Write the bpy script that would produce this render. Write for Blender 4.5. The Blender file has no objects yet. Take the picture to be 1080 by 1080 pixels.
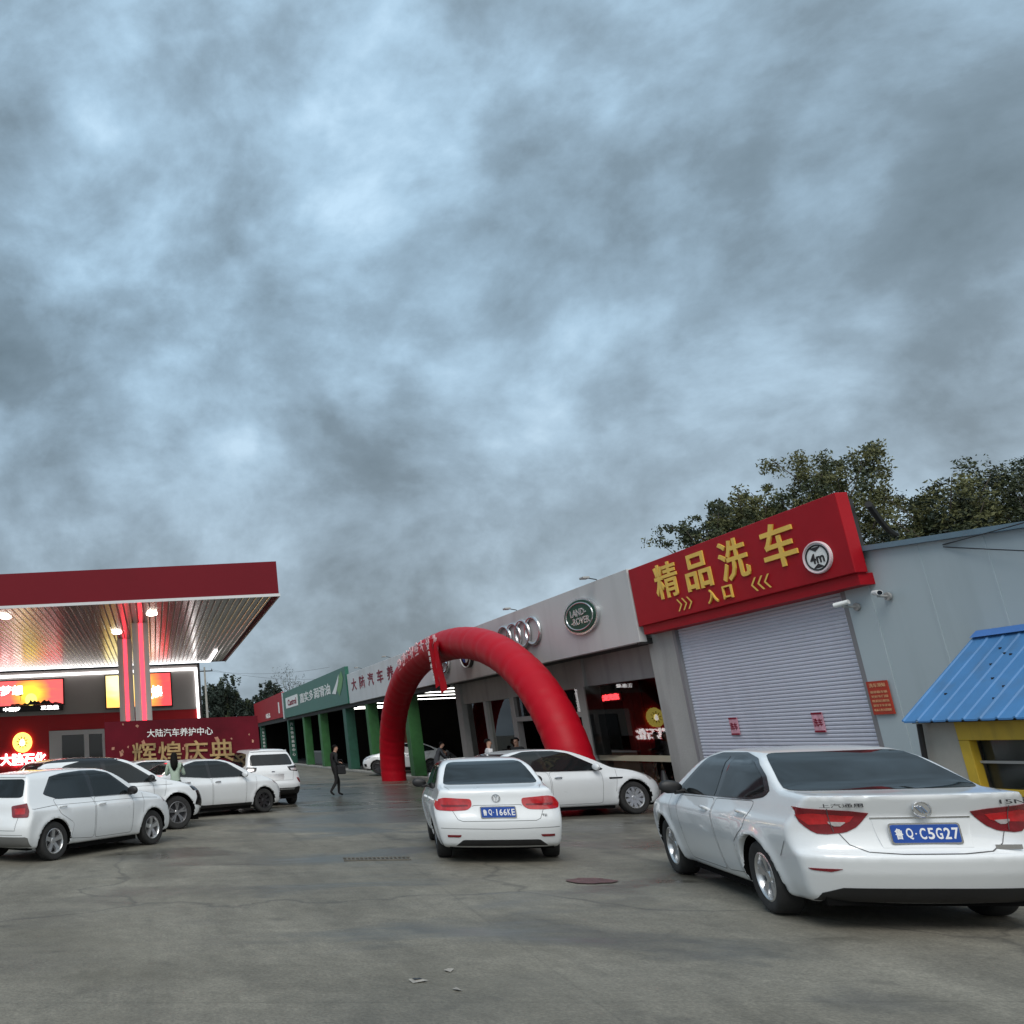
import bpy, bmesh, math, random
import numpy as np
from mathutils import Vector, Matrix
R = math.radians
PI = math.pi
rng = random.Random(7)
scn = bpy.context.scene
COL = scn.collection

# ------------------------------------------------------------------ camera
cd = bpy.data.cameras.new("camera")
cd.sensor_width = 36.0
cd.lens = 31.0
cd.shift_x = 0.3889
cd.clip_start = 0.1
cd.clip_end = 5000
cam = bpy.data.objects.new("camera", cd)
COL.objects.link(cam)
def cam_rot(yaw, pitch, roll):
    X = Vector((math.cos(yaw), math.sin(yaw), 0)); Fh = Vector((-math.sin(yaw), math.cos(yaw), 0)); Z = Vector((0, 0, 1))
    F = Fh * math.cos(pitch) + Z * math.sin(pitch); U = -Fh * math.sin(pitch) + Z * math.cos(pitch)
    c, s = math.cos(roll), math.sin(roll)
    r, u = c * X - s * U, s * X + c * U
    m = Matrix((r, u, -F)).transposed().to_4x4()
    return m
cam.matrix_world = Matrix.Translation((0, 0, 1.65)) @ cam_rot(R(1.9), R(15.1), R(2.3))
scn.camera = cam

# ------------------------------------------------------------------ sky, sun, exposure
SUN_EL, SUN_AZ = R(48), R(205)          # behind the camera, a little to the left
scn.view_settings.view_transform = 'Standard'
scn.view_settings.look = 'None'
scn.view_settings.exposure = 0.5
scn.view_settings.gamma = 1.0
world = bpy.data.worlds.new("World")
scn.world = world
world.use_nodes = True
def build_world():
    nt = world.node_tree; nt.nodes.clear()
    N = nt.nodes.new; L = nt.links.new
    out = N("ShaderNodeOutputWorld"); bg = N("ShaderNodeBackground")
    bg.inputs[1].default_value = 0.1
    L(bg.outputs[0], out.inputs[0])
    sky = N("ShaderNodeTexSky"); sky.sky_type = 'NISHITA'; sky.sun_disc = False
    sky.sun_elevation = SUN_EL; sky.sun_rotation = SUN_AZ
    sky.air_density = 1.5; sky.dust_density = 3.0
    tc = N("ShaderNodeTexCoord")
    def math_(op, a, b=None, clamp=False):
        n = N("ShaderNodeMath"); n.operation = op; n.use_clamp = clamp
        for i, v in enumerate((a, b)):
            if v is None: continue
            if isinstance(v, (int, float)): n.inputs[i].default_value = v
            else: L(v, n.inputs[i])
        return n.outputs[0]
    cmb = N("ShaderNodeVectorMath"); cmb.operation = 'MULTIPLY'; L(tc.outputs['Generated'], cmb.inputs[0]); cmb.inputs[1].default_value = (1.0, 1.0, 1.25)
    def noise(scale, detail, rough, seed, dist=0.0):
        n = N("ShaderNodeTexNoise"); n.noise_dimensions = '3D'
        m = N("ShaderNodeMapping"); m.inputs['Location'].default_value = (seed * 3.7, seed * 1.9, seed)
        L(cmb.outputs[0], m.inputs[0]); L(m.outputs[0], n.inputs['Vector'])
        n.inputs['Scale'].default_value = scale; n.inputs['Detail'].default_value = detail
        n.inputs['Roughness'].default_value = rough; n.inputs['Distortion'].default_value = dist
        return n.outputs[0]
    big = noise(2.3, 2, 0.5, 4.2, 0.1)
    mid = noise(5.0, 9, 0.58, 1.3, 0.2)
    fine = noise(13.0, 8, 0.6, 8.1, 0.15)
    def puffs(scale, seed):
        v = N("ShaderNodeTexVoronoi"); v.feature = 'SMOOTH_F1'; v.inputs['Scale'].default_value = scale; v.inputs['Smoothness'].default_value = 0.6
        n = N("ShaderNodeTexNoise"); n.inputs['Scale'].default_value = scale * 0.9; n.inputs['Detail'].default_value = 5; n.inputs['Roughness'].default_value = .55
        L(cmb.outputs[0], n.inputs['Vector'])
        a = N("ShaderNodeVectorMath"); a.operation = 'MULTIPLY_ADD'; L(n.outputs['Color'], a.inputs[0]); a.inputs[1].default_value = (1.7 / scale,) * 3; L(cmb.outputs[0], a.inputs[2])
        b2 = N("ShaderNodeVectorMath"); b2.operation = 'ADD'; L(a.outputs[0], b2.inputs[0]); b2.inputs[1].default_value = (seed, seed * .7, 0)
        L(b2.outputs[0], v.inputs['Vector']); return v.outputs['Distance']
    pf = math_('ADD', math_('MULTIPLY', math_('SUBTRACT', 0.5, puffs(7.0, 2.3)), 0.36), math_('MULTIPLY', math_('SUBTRACT', 0.5, puffs(16.0, 5.1)), 0.20))
    s = math_('ADD', math_('MULTIPLY', math_('SUBTRACT', big, 0.5), 1.0), pf)
    s = math_('ADD', s, math_('MULTIPLY', math_('SUBTRACT', mid, 0.5), 1.5))
    s = math_('ADD', s, math_('MULTIPLY', math_('SUBTRACT', fine, 0.5), 0.44))
    # thinner and thicker parts of the cloud deck
    def lobe(d, width, gain):
        v = N("ShaderNodeVectorMath"); v.operation = 'DOT_PRODUCT'
        nrm = N("ShaderNodeVectorMath"); nrm.operation = 'NORMALIZE'
        L(tc.outputs['Generated'], nrm.inputs[0]); L(nrm.outputs[0], v.inputs[0])
        v.inputs[1].default_value = Vector(d).normalized()
        a = math_('SUBTRACT', v.outputs['Value'], 1.0)
        e = math_('EXPONENT', math_('MULTIPLY', a, 2.0 / (width * width)))
        return math_('MULTIPLY', e, gain)
    for d, w, g in LOBES:
        s = math_('ADD', s, lobe(d, w, g))
    s = math_('ADD', s, 0.54)
    ramp = N("ShaderNodeValToRGB"); L(s, ramp.inputs[0])
    ramp.color_ramp.interpolation = 'LINEAR'
    els = ramp.color_ramp.elements
    els[0].position = 0.05; els[0].color = (0.098, 0.140, 0.172, 1)
    els[1].position = 1.0; els[1].color = (0.38, 0.53, 0.66, 1)
    e = els.new(0.34); e.color = (0.138, 0.195, 0.243, 1)
    e = els.new(0.58); e.color = (0.205, 0.295, 0.375, 1)
    e = els.new(0.80); e.color = (0.285, 0.415, 0.53, 1)
    # lower down the cloud is greyer and heavier
    sp = N("ShaderNodeSeparateXYZ"); L(tc.outputs['Generated'], sp.inputs[0])
    lowf = N("ShaderNodeMapRange"); L(sp.outputs[2], lowf.inputs[0]); lowf.inputs[1].default_value = 0.05; lowf.inputs[2].default_value = 0.5; lowf.inputs[3].default_value = 0.8; lowf.inputs[4].default_value = 0.0; lowf.interpolation_type = 'SMOOTHSTEP'
    hsv = N("ShaderNodeHueSaturation"); hsv.inputs['Saturation'].default_value = 0.62; hsv.inputs['Value'].default_value = 0.84; L(ramp.outputs[0], hsv.inputs['Color'])
    lm = N("ShaderNodeMix"); lm.data_type = 'RGBA'; L(lowf.outputs[0], lm.inputs[0]); L(ramp.outputs[0], lm.inputs[6]); L(hsv.outputs[0], lm.inputs[7])
    # brightness added to the unseen sky behind the camera, to light surfaces facing it
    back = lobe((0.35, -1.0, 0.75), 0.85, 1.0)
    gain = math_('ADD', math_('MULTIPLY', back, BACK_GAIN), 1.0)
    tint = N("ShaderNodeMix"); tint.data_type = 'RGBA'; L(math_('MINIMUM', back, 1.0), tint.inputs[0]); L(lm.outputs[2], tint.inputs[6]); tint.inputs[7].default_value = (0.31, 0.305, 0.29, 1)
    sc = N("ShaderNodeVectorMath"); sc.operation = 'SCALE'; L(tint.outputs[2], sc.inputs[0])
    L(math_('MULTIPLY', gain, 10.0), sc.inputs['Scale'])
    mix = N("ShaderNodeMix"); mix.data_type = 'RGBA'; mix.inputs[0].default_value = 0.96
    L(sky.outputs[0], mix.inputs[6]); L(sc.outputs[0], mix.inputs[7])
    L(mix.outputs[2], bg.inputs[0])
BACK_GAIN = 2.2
LOBES = [((.25, .78, .58), .13, .08), ((.28, .84, .47), .11, .14), ((.447, .832, .327), .11, .10), ((-.011, .79, .613), .15, .10), ((.387, .727, .567), .12, .04), ((.59, .65, .479), .20, -.12),
         ((-.09, .923, .374), .16, -.10), ((.444, .787, .428), .12, -.09), ((.646, .701, .303), .12, -.05), ((.193, .915, .355), .12, -.05), ((.542, .802, .252), .12, .06)]
build_world()
sd = bpy.data.lights.new("sun", 'SUN'); sd.energy = 1.25; sd.angle = R(35); sd.color = (1.0, 0.97, 0.93)
sun = bpy.data.objects.new("sun", sd); COL.objects.link(sun)
# light comes from azimuth SUN_AZ (clockwise from +Y), elevation SUN_EL
sdir = Vector((math.sin(SUN_AZ) * math.cos(SUN_EL), math.cos(SUN_AZ) * math.cos(SUN_EL), math.sin(SUN_EL)))
sun.rotation_euler = (-sdir).to_track_quat('-Z', 'Y').to_euler()
sun.location = (0, -20, 40)

# ------------------------------------------------------------------ materials
def new_mat(name):
    m = bpy.data.materials.new(name); m.use_nodes = True
    return m, m.node_tree, m.node_tree.nodes["Principled BSDF"]
def M(name, col, rough=0.5, metal=0.0, var=0.0, vscale=3.0, bump=0.0, bscale=40.0, coat=0.0, emit=None, es=0.0, rvar=0.0, stretch=(1, 1, 1), spec=0.5, dirt=None):
    m, nt, b = new_mat(name)
    N = nt.nodes.new; L = nt.links.new
    b.inputs['Base Color'].default_value = (*col, 1); b.inputs['Roughness'].default_value = rough
    b.inputs['Metallic'].default_value = metal; b.inputs['Coat Weight'].default_value = coat
    b.inputs['Coat Roughness'].default_value = 0.04
    b.inputs['Specular IOR Level'].default_value = spec
    if emit:
        b.inputs['Emission Color'].default_value = (*emit, 1); b.inputs['Emission Strength'].default_value = es
    if var or bump or rvar or dirt:
        tc = N("ShaderNodeTexCoord"); mp = N("ShaderNodeMapping"); mp.inputs['Scale'].default_value = stretch
        L(tc.outputs['Object'], mp.inputs[0])
    if var or rvar or dirt:
        n = N("ShaderNodeTexNoise"); n.inputs['Scale'].default_value = vscale; n.inputs['Detail'].default_value = 8
        n.inputs['Roughness'].default_value = 0.62
        L(mp.outputs[0], n.inputs['Vector'])
    if var:
        r = N("ShaderNodeValToRGB"); L(n.outputs[0], r.inputs[0])
        r.color_ramp.elements[0].position = 0.25; r.color_ramp.elements[1].position = 0.78
        r.color_ramp.elements[0].color = (*[c * (1 - var) for c in col], 1)
        r.color_ramp.elements[1].color = (*[min(1, c * (1 + var)) for c in col], 1)
        src = r.outputs[0]
        if dirt:
            n2 = N("ShaderNodeTexNoise"); n2.inputs['Scale'].default_value = vscale * 2.3; n2.inputs['Detail'].default_value = 9
            mp2 = N("ShaderNodeMapping"); mp2.inputs['Scale'].default_value = (1, 1, 0.12); L(tc.outputs['Object'], mp2.inputs[0]); L(mp2.outputs[0], n2.inputs['Vector'])
            r2 = N("ShaderNodeValToRGB"); L(n2.outputs[0], r2.inputs[0]); r2.color_ramp.elements[0].position = 0.5; r2.color_ramp.elements[1].position = 0.75
            r2.color_ramp.elements[0].color = (0, 0, 0, 1); r2.color_ramp.elements[1].color = (dirt[3],) * 3 + (1,)
            mx = N("ShaderNodeMix"); mx.data_type = 'RGBA'; L(r2.outputs[0], mx.inputs[0]); L(src, mx.inputs[6]); mx.inputs[7].default_value = (*dirt[:3], 1)
            src = mx.outputs[2]
        L(src, b.inputs['Base Color'])
    if rvar:
        mr = N("ShaderNodeMapRange"); L(n.outputs[0], mr.inputs[0]); mr.inputs[1].default_value = 0.3; mr.inputs[2].default_value = 0.7
        mr.inputs[3].default_value = max(0.02, rough - rvar); mr.inputs[4].default_value = min(1, rough + rvar)
        L(mr.outputs[0], b.inputs['Roughness'])
    if bump:
        n3 = N("ShaderNodeTexNoise"); n3.inputs['Scale'].default_value = bscale; n3.inputs['Detail'].default_value = 6
        L(mp.outputs[0], n3.inputs['Vector'])
        bp = N("ShaderNodeBump"); bp.inputs['Strength'].default_value = bump; bp.inputs['Distance'].default_value = 0.02
        L(n3.outputs[0], bp.inputs['Height']); L(bp.outputs[0], b.inputs['Normal'])
    return m
def E(name, col, s):
    return M(name, tuple(min(.9, c) for c in col), rough=0.5, emit=col, es=s)

mt = {}
mt['paint'] = M('white_car_paint', (.71, .735, .75), rough=.3, coat=.9, var=.015, vscale=3, rvar=.03)
mt['paint2'] = M('pearl_white_car_paint', (.77, .79, .81), rough=.3, coat=.8, var=.03, vscale=5, rvar=.05)
mt['car_glass'] = M('tinted_car_glass', (.010, .013, .014), rough=.04, coat=.0, spec=.42, rvar=.02, vscale=2)
mt['dark_glass'] = M('dark_window_glass', (.008, .009, .009), rough=.05, spec=.5)
mt['black'] = M('black_plastic', (.012, .012, .013), rough=.5, var=.25, vscale=9)
mt['gloss_black'] = M('glossy_black_trim', (.008, .008, .009), rough=.15, coat=.3)
mt['rubber'] = M('tyre_rubber', (.022, .022, .022), rough=.85, var=.3, vscale=12)
mt['alloy'] = M('alloy_wheel', (.62, .63, .64), rough=.28, metal=.85, var=.12, vscale=10)
mt['dark_alloy'] = M('dark_alloy_wheel', (.06, .06, .065), rough=.3, metal=.7)
mt['well'] = M('wheel_well_black', (.004, .004, .004), rough=.95, spec=.1)
mt['chrome'] = M('chrome', (.75, .76, .78), rough=.12, metal=1)
mt['lamp_red'] = M('red_lamp_lens', (.42, .008, .012), rough=.12, coat=.8, var=.35, vscale=14, spec=.6)
mt['lamp_red_d'] = M('deep_red_lamp_lens', (.17, .006, .012), rough=.1, coat=.8, var=.3, vscale=16)
mt['lamp_clear'] = M('clear_lamp_lens', (.55, .5, .5), rough=.1, coat=.6, metal=.4, var=.3, vscale=20)
mt['plate_blue'] = M('blue_plate', (.015, .07, .33), rough=.35, var=.08, vscale=8)
mt['white'] = M('white_enamel', (.8, .8, .8), rough=.4)
mt['seam'] = M('panel_gap_grey', (.06, .06, .062), rough=.8)

# ------------------------------------------------------------------ mesh helpers
class MB:
    def __init__(s): s.v = []; s.f = []; s.m = []
    def add(s, vs, fs, mi=0):
        o = len(s.v); s.v += [tuple(v) for v in vs]; s.f += [tuple(i + o for i in f) for f in fs]; s.m += [mi] * len(fs); return s
    def box(s, x0, x1, y0, y1, z0, z1, mi=0):
        if x0 > x1: x0, x1 = x1, x0
        if y0 > y1: y0, y1 = y1, y0
        if z0 > z1: z0, z1 = z1, z0
        vs = [(x0, y0, z0), (x1, y0, z0), (x1, y1, z0), (x0, y1, z0), (x0, y0, z1), (x1, y0, z1), (x1, y1, z1), (x0, y1, z1)]
        return s.add(vs, [(0, 3, 2, 1), (4, 5, 6, 7), (0, 1, 5, 4), (1, 2, 6, 5), (2, 3, 7, 6), (3, 0, 4, 7)], mi)
    def prism(s, poly, ax, a0, a1, mi=0):
        """poly of 2-D points in the plane across axis ax, extruded from a0 to a1"""
        n = len(poly)
        def P(p, a):
            return (a, p[0], p[1]) if ax == 0 else ((p[0], a, p[1]) if ax == 1 else (p[0], p[1], a))
        vs = [P(p, a0) for p in poly] + [P(p, a1) for p in poly]
        fs = [tuple(range(n)), tuple(range(2 * n - 1, n - 1, -1))] + [(i, (i + 1) % n, n + (i + 1) % n, n + i) for i in range(n)]
        return s.add(vs, fs, mi)
    def tube(s, pts, rad, seg=10, mi=0, cap=True):
        pts = [Vector(p) for p in pts]; n = len(pts)
        rads = rad if isinstance(rad, (list, tuple)) else [rad] * n
        prev = None; vs = []; fs = []
        for i, p in enumerate(pts):
            t = (pts[min(i + 1, n - 1)] - pts[max(i - 1, 0)]).normalized()
            if prev is None:
                a = Vector((0, 0, 1)) if abs(t.z) < .9 else Vector((1, 0, 0))
                u = t.cross(a).normalized()
            else:
                u = (prev - t * prev.dot(t)).normalized()
            prev = u; w = t.cross(u)
            for k in range(seg):
                an = 2 * PI * k / seg
                vs.append(p + (u * math.cos(an) + w * math.sin(an)) * rads[i])
        for i in range(n - 1):
            for k in range(seg):
                fs.append((i * seg + k, i * seg + (k + 1) % seg, (i + 1) * seg + (k + 1) % seg, (i + 1) * seg + k))
        if cap:
            fs.append(tuple(range(seg - 1, -1, -1))); fs.append(tuple((n - 1) * seg + k for k in range(seg)))
        return s.add(vs, fs, mi)
    def lathe(s, prof, axis='Y', center=(0, 0, 0), seg=32, mi=0, mis=None):
        """prof: (radius, height along axis)"""
        vs = []; fs = []; n = len(prof)
        for k in range(seg):
            a = 2 * PI * k / seg
            for r, h in prof:
                c, d = r * math.cos(a), r * math.sin(a)
                p = (c, h, d) if axis == 'Y' else ((h, c, d) if axis == 'X' else (c, d, h))
                vs.append(tuple(p[i] + center[i] for i in range(3)))
        for k in range(seg):
            for i in range(n - 1):
                fs.append((k * n + i, k * n + i + 1, ((k + 1) % seg) * n + i + 1, ((k + 1) % seg) * n + i))
        return s.add(vs, fs, mi)
    def build(s, name, mats, parent=None, world=False, smooth=False, angle=35, bevel=0):
        me = bpy.data.meshes.new(name); me.from_pydata(s.v, [], s.f)
        if not isinstance(mats, (list, tuple)): mats = [mats]
        for m in mats: me.materials.append(m)
        if len(mats) > 1: me.polygons.foreach_set('material_index', s.m)
        return finish(name, me, parent, world, smooth, angle, bevel)
def finish(name, me, parent=None, world=False, smooth=False, angle=35, bevel=0):
    me.update()
    if smooth:
        me.polygons.foreach_set('use_smooth', [True] * len(me.polygons))
        me.set_sharp_from_angle(angle=R(angle))
    o = bpy.data.objects.new(name, me); COL.objects.link(o)
    if parent is not None:
        o.parent = parent
        if world: o.matrix_parent_inverse = parent.matrix_basis.inverted()
    if bevel:
        md = o.modifiers.new('bevel', 'BEVEL'); md.width = bevel; md.segments = 2; md.limit_method = 'ANGLE'
    return o
def tag(o, label=None, cat=None, group=None, kind=None):
    if label: o['label'] = label
    if cat: o['category'] = cat
    if group: o['group'] = group
    if kind: o['kind'] = kind
    return o
def thing(name, label, cat, loc=(0, 0, 0), rz=0, group=None):
    o = bpy.data.objects.new(name, None); COL.objects.link(o)
    o.location = loc; o.rotation_euler = (0, 0, rz); o.empty_display_size = .3
    return tag(o, label, cat, group)
KIDS = {}
def children_of(o): return [c for c in bpy.data.objects if c.parent == o]
def dup(o, parent=None):
    c = o.copy(); COL.objects.link(c)
    if parent is not None: c.parent = parent
    for ch in children_of(o): dup(ch, c)
    return c
def text_verts(s, size=1.0, depth=0.02, bold=0.0, shear=0.0):
    cu = bpy.data.curves.new('t', 'FONT'); cu.body = s; cu.size = size; cu.align_x = 'CENTER'; cu.align_y = 'CENTER'
    cu.extrude = depth / 2; cu.offset = bold; cu.resolution_u = 3; cu.shear = shear
    o = bpy.data.objects.new('t', cu); COL.objects.link(o)
    dg = bpy.context.evaluated_depsgraph_get(); ev = o.evaluated_get(dg); me = ev.to_mesh()
    vs = [v.co.copy() for v in me.vertices]; fs = [tuple(p.vertices) for p in me.polygons]
    ev.to_mesh_clear(); bpy.data.objects.remove(o); bpy.data.curves.remove(cu)
    return vs, fs
def put_text(mb, s, center, right, up, height, width=None, depth=.03, bold=0.0, mi=0, shear=0.0):
    """letters centred at center, lying in the plane of right/up, standing out along right x up"""
    vs, fs = text_verts(s, 1.0, 1.0, bold, shear)
    if not vs: return
    right = Vector(right).normalized(); up = Vector(up).normalized(); nrm = right.cross(up)
    xs = [v.x for v in vs]; ys = [v.y for v in vs]
    cx, cy = (min(xs) + max(xs)) / 2, (min(ys) + max(ys)) / 2
    sy = height / max(1e-6, max(ys) - min(ys)); sx = sy if width is None else width / max(1e-6, max(xs) - min(xs))
    c = Vector(center)
    mb.add([c + right * ((v.x - cx) * sx) + up * ((v.y - cy) * sy) + nrm * ((v.z + .5) * depth) for v in vs], fs, mi)

# ------------------------------------------------------------------ ground
def ground_material():
    m, nt, b = new_mat('damp_worn_concrete')
    N = nt.nodes.new; L = nt.links.new
    tc = N("ShaderNodeTexCoord")
    def mp(scale=(1, 1, 1), rot=0, loc=(0, 0, 0)):
        n = N("ShaderNodeMapping"); n.inputs['Scale'].default_value = scale; n.inputs['Rotation'].default_value = (0, 0, rot); n.inputs['Location'].default_value = loc
        L(tc.outputs['Object'], n.inputs[0]); return n.outputs[0]
    def noise(vec, scale, det=8, rough=.6, dist=0):
        n = N("ShaderNodeTexNoise"); L(vec, n.inputs['Vector']); n.inputs['Scale'].default_value = scale; n.inputs['Detail'].default_value = det
        n.inputs['Roughness'].default_value = rough; n.inputs['Distortion'].default_value = dist; return n.outputs[0]
    def ramp(fac, *st):
        r = N("ShaderNodeValToRGB"); L(fac, r.inputs[0]); e = r.color_ramp.elements
        e[0].position, e[0].color = st[0][0], (*st[0][1], 1); e[1].position, e[1].color = st[-1][0], (*st[-1][1], 1)
        for p, c in st[1:-1]:
            k = e.new(p); k.color = (*c, 1)
        return r.outputs[0]
    def mth(op, a, b_=0.0, clamp=False):
        n = N("ShaderNodeMath"); n.operation = op; n.use_clamp = clamp
        for i, v in enumerate((a, b_)):
            if isinstance(v, (int, float)): n.inputs[i].default_value = v
            else: L(v, n.inputs[i])
        return n.outputs[0]
    def mix(f, a, b_, mode='MIX'):
        n = N("ShaderNodeMix"); n.data_type = 'RGBA'; n.blend_type = mode
        if isinstance(f, (int, float)): n.inputs[0].default_value = f
        else: L(f, n.inputs[0])
        for i, v in ((6, a), (7, b_)):
            if isinstance(v, tuple): n.inputs[i].default_value = (*v, 1)
            else: L(v, n.inputs[i])
        return n.outputs[2]
    g = lambda v: (v, v, v)
    o = mp()
    c = ramp(noise(o, .32, 9, .66, .6), (.3, (.125, .116, .092)), (.5, (.170, .158, .128)), (.68, (.225, .211, .172)))
    c2 = ramp(noise(mp((1, .35, 1), R(18)), .9, 10, .7, .5), (.3, g(.45)), (.52, g(.95)), (.74, g(1.45)))
    c = mix(.6, c, c2, 'MULTIPLY')
    c = mix(.8, c, ramp(noise(o, 38, 9, .75), (.32, g(.5)), (.68, g(1.55))), 'MULTIPLY')
    c = mix(.38, c, ramp(noise(mp((1, 1, 1), .4, (7, 3, 0)), 5.5, 8, .72, .4), (.32, g(.55)), (.68, g(1.45))), 'MULTIPLY')
    # faint tyre tracks and slab joints
    tw = noise(mp((2.2, .05, 1), R(14), (2, 0, 0)), 1.0, 4, .6, .3)
    c = mix(mth('MULTIPLY', ramp(tw, (.56, g(0)), (.70, g(1))), .38), c, (.05, .047, .04))
    tw2 = noise(mp((.06, 1.7, 1), R(5), (5, 3, 0)), 1.0, 5, .65, .4)
    c = mix(mth('MULTIPLY', ramp(tw2, (.55, g(0)), (.68, g(1))), .30), c, (.21, .195, .155))
    c = mix(ramp(noise(o, 170, 3, .8), (.66, g(0)), (.72, g(.5))), c, (.30, .28, .24))
    for ax, rot in ((0, R(6)), (1, R(6))):
        sj = N("ShaderNodeSeparateXYZ"); L(mp((1 / 5.5,) * 3, rot, (.13, .31, 0)), sj.inputs[0])
        fr = mth('FRACT', sj.outputs[ax]); dj = mth('ABSOLUTE', mth('SUBTRACT', fr, .5))
        c = mix(mth('MULTIPLY', ramp(mth('ADD', dj, mth('MULTIPLY', noise(o, 9, 4, .7), .004)), (.0022, g(1)), (.0042, g(0))), .5), c, (.04, .038, .033))
    # warm dust stains and oil spots
    c = mix(mth('MULTIPLY', ramp(noise(mp(loc=(9, 2, 0)), .42, 7, .6, .4), (.5, g(0)), (.72, g(1))), .35), c, (.125, .115, .085))
    c = mix(mth('MULTIPLY', ramp(noise(mp(loc=(3, 7, 0)), 1.6, 5, .5, .2), (.63, g(0)), (.76, g(1))), .55), c, (.035, .035, .034))
    # wet ground by the arch and shops, damp streaks further out
    sp = N("ShaderNodeSeparateXYZ"); L(o, sp.inputs[0])
    dx = mth('DIVIDE', mth('SUBTRACT', sp.outputs[0], 7.0), 6.5); dy = mth('DIVIDE', mth('SUBTRACT', sp.outputs[1], 27.0), 14.0)
    near = mth('EXPONENT', mth('MULTIPLY', mth('ADD', mth('MULTIPLY', dx, dx), mth('MULTIPLY', dy, dy)), -1.0))
    wn = noise(mp((.55, 1, 1), R(-8), (4, 1, 0)), .5, 6, .55, .7)
    wet = mth('ADD', mth('MULTIPLY', near, .30), wn)
    wetm = ramp(wet, (.58, g(0)), (.70, g(1)))
    damp = ramp(noise(mp((.5, 1.3, 1), R(10), (1, 5, 0)), .35, 7, .6, .8), (.48, g(0)), (.68, g(1)))
    c = mix(mth('MULTIPLY', wetm, .62), c, (.035, .033, .028))
    c = mix(mth('MULTIPLY', damp, .22), c, (.06, .056, .047))
    # thin cracks
    vo = N("ShaderNodeTexVoronoi"); vo.feature = 'DISTANCE_TO_EDGE'; vo.inputs['Scale'].default_value = .16
    wv = N("ShaderNodeVectorMath"); wv.operation = 'ADD'
    nz = N("ShaderNodeTexNoise"); L(o, nz.inputs['Vector']); nz.inputs['Scale'].default_value = .8; nz.inputs['Detail'].default_value = 5
    sc = N("ShaderNodeVectorMath"); sc.operation = 'SCALE'; L(nz.outputs['Color'], sc.inputs[0]); sc.inputs['Scale'].default_value = 1.4
    L(o, wv.inputs[0]); L(sc.outputs[0], wv.inputs[1]); L(wv.outputs[0], vo.inputs['Vector'])
    crack = ramp(vo.outputs['Distance'], (.0015, g(1)), (.006, g(0)))
    c = mix(mth('MULTIPLY', crack, .45), c, (.03, .03, .03))
    L(c, b.inputs['Base Color'])
    rr = mth('SUBTRACT', .74, mth('MULTIPLY', damp, .18)); rr = mth('SUBTRACT', rr, mth('MULTIPLY', wetm, .40)); rr = mth('MAXIMUM', rr, .07)
    L(rr, b.inputs['Roughness'])
    b.inputs['Specular IOR Level'].default_value = .4
    bp = N("ShaderNodeBump"); bp.inputs['Distance'].default_value = .012
    L(mth('SUBTRACT', .55, mth('MULTIPLY', wetm, .5)), bp.inputs['Strength'])
    hh = mth('ADD', noise(o, 30, 8, .7), mth('MULTIPLY', noise(o, 2.5, 6, .6), .8)); L(hh, bp.inputs['Height']); L(bp.outputs[0], b.inputs['Normal'])
    return m
gm = MB(); gm.add([(-700, -300, 0), (700, -300, 0), (700, 1200, 0), (-700, 1200, 0)], [(0, 1, 2, 3)])
tag(gm.build('ground', ground_material()), kind='structure')

# ------------------------------------------------------------------ shared building materials
mt['red_fascia'] = M('dark_red_fascia_panel', (.135, .003, .010), rough=.6, var=.06, vscale=.8, spec=.2)
mt['red_wall'] = M('red_cladding', (.44, .008, .014), rough=.4, var=.12, vscale=.7, spec=.3)
mt['grey_panel'] = M('grey_composite_panel', (.50, .50, .495), rough=.4, var=.05, vscale=.6, dirt=(.24, .235, .22, .35))
mt['white_panel'] = M('white_composite_panel', (.60, .605, .61), rough=.4, var=.05, vscale=.6, dirt=(.40, .39, .37, .35))
mt['render'] = M('grey_render', (.35, .34, .325), rough=.85, var=.12, vscale=1.1, bump=.25, bscale=25, dirt=(.17, .165, .155, .5))
mt['wall_blue'] = M('pale_blue_grey_sheet_wall', (.40, .465, .49), rough=.6, var=.05, vscale=.5, dirt=(.20, .23, .24, .4))
mt['store_grey'] = M('warm_grey_wall_panel', (.33, .315, .30), rough=.6, var=.06, vscale=.8)
mt['green_board'] = M('dark_green_sign_board', (.012, .115, .075), rough=.4, var=.1, vscale=.8)
mt['green_paint'] = M('green_pillar_paint', (.030, .13, .035), rough=.6, var=.3, vscale=2.2, bump=.1)
mt['teal_paint'] = M('dark_green_pillar_paint', (.016, .085, .055), rough=.55, var=.3, vscale=2.2)
mt['sign_red'] = M('red_sign_fabric', (.34, .005, .012), rough=.5, spec=.2, var=.12, vscale=1.2, bump=.05, bscale=4)
mt['letter_yellow'] = M('yellow_letters', (.78, .50, .09), rough=.45, var=.1, vscale=3)
mt['letter_red'] = M('dark_red_letters', (.20, .006, .022), rough=.5, spec=.2)
mt['letter_white'] = M('white_letters', (.78, .78, .76), rough=.4)
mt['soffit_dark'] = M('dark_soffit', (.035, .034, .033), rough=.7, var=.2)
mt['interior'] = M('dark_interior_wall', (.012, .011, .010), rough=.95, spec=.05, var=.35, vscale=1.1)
mt['interior_floor'] = M('workshop_floor', (.10, .10, .095), rough=.4, var=.3, vscale=1)
mt['mullion'] = M('grey_metal_frame', (.32, .32, .31), rough=.45, var=.08, vscale=4)
mt['kerb'] = M('pale_concrete_kerb', (.32, .31, .28), rough=.8, var=.25, vscale=2, bump=.2)
mt['led_white'] = E('white_led', (1, .97, .97), 2.6)
mt['led_red'] = E('red_led', (1, .035, .06), 2.6)
mt['tube'] = E('fluorescent_tube', (1, 1, .93), 3.2)
mt['lit_letter'] = E('lit_white_letters', (1, .95, .95), 3.2)
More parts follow.
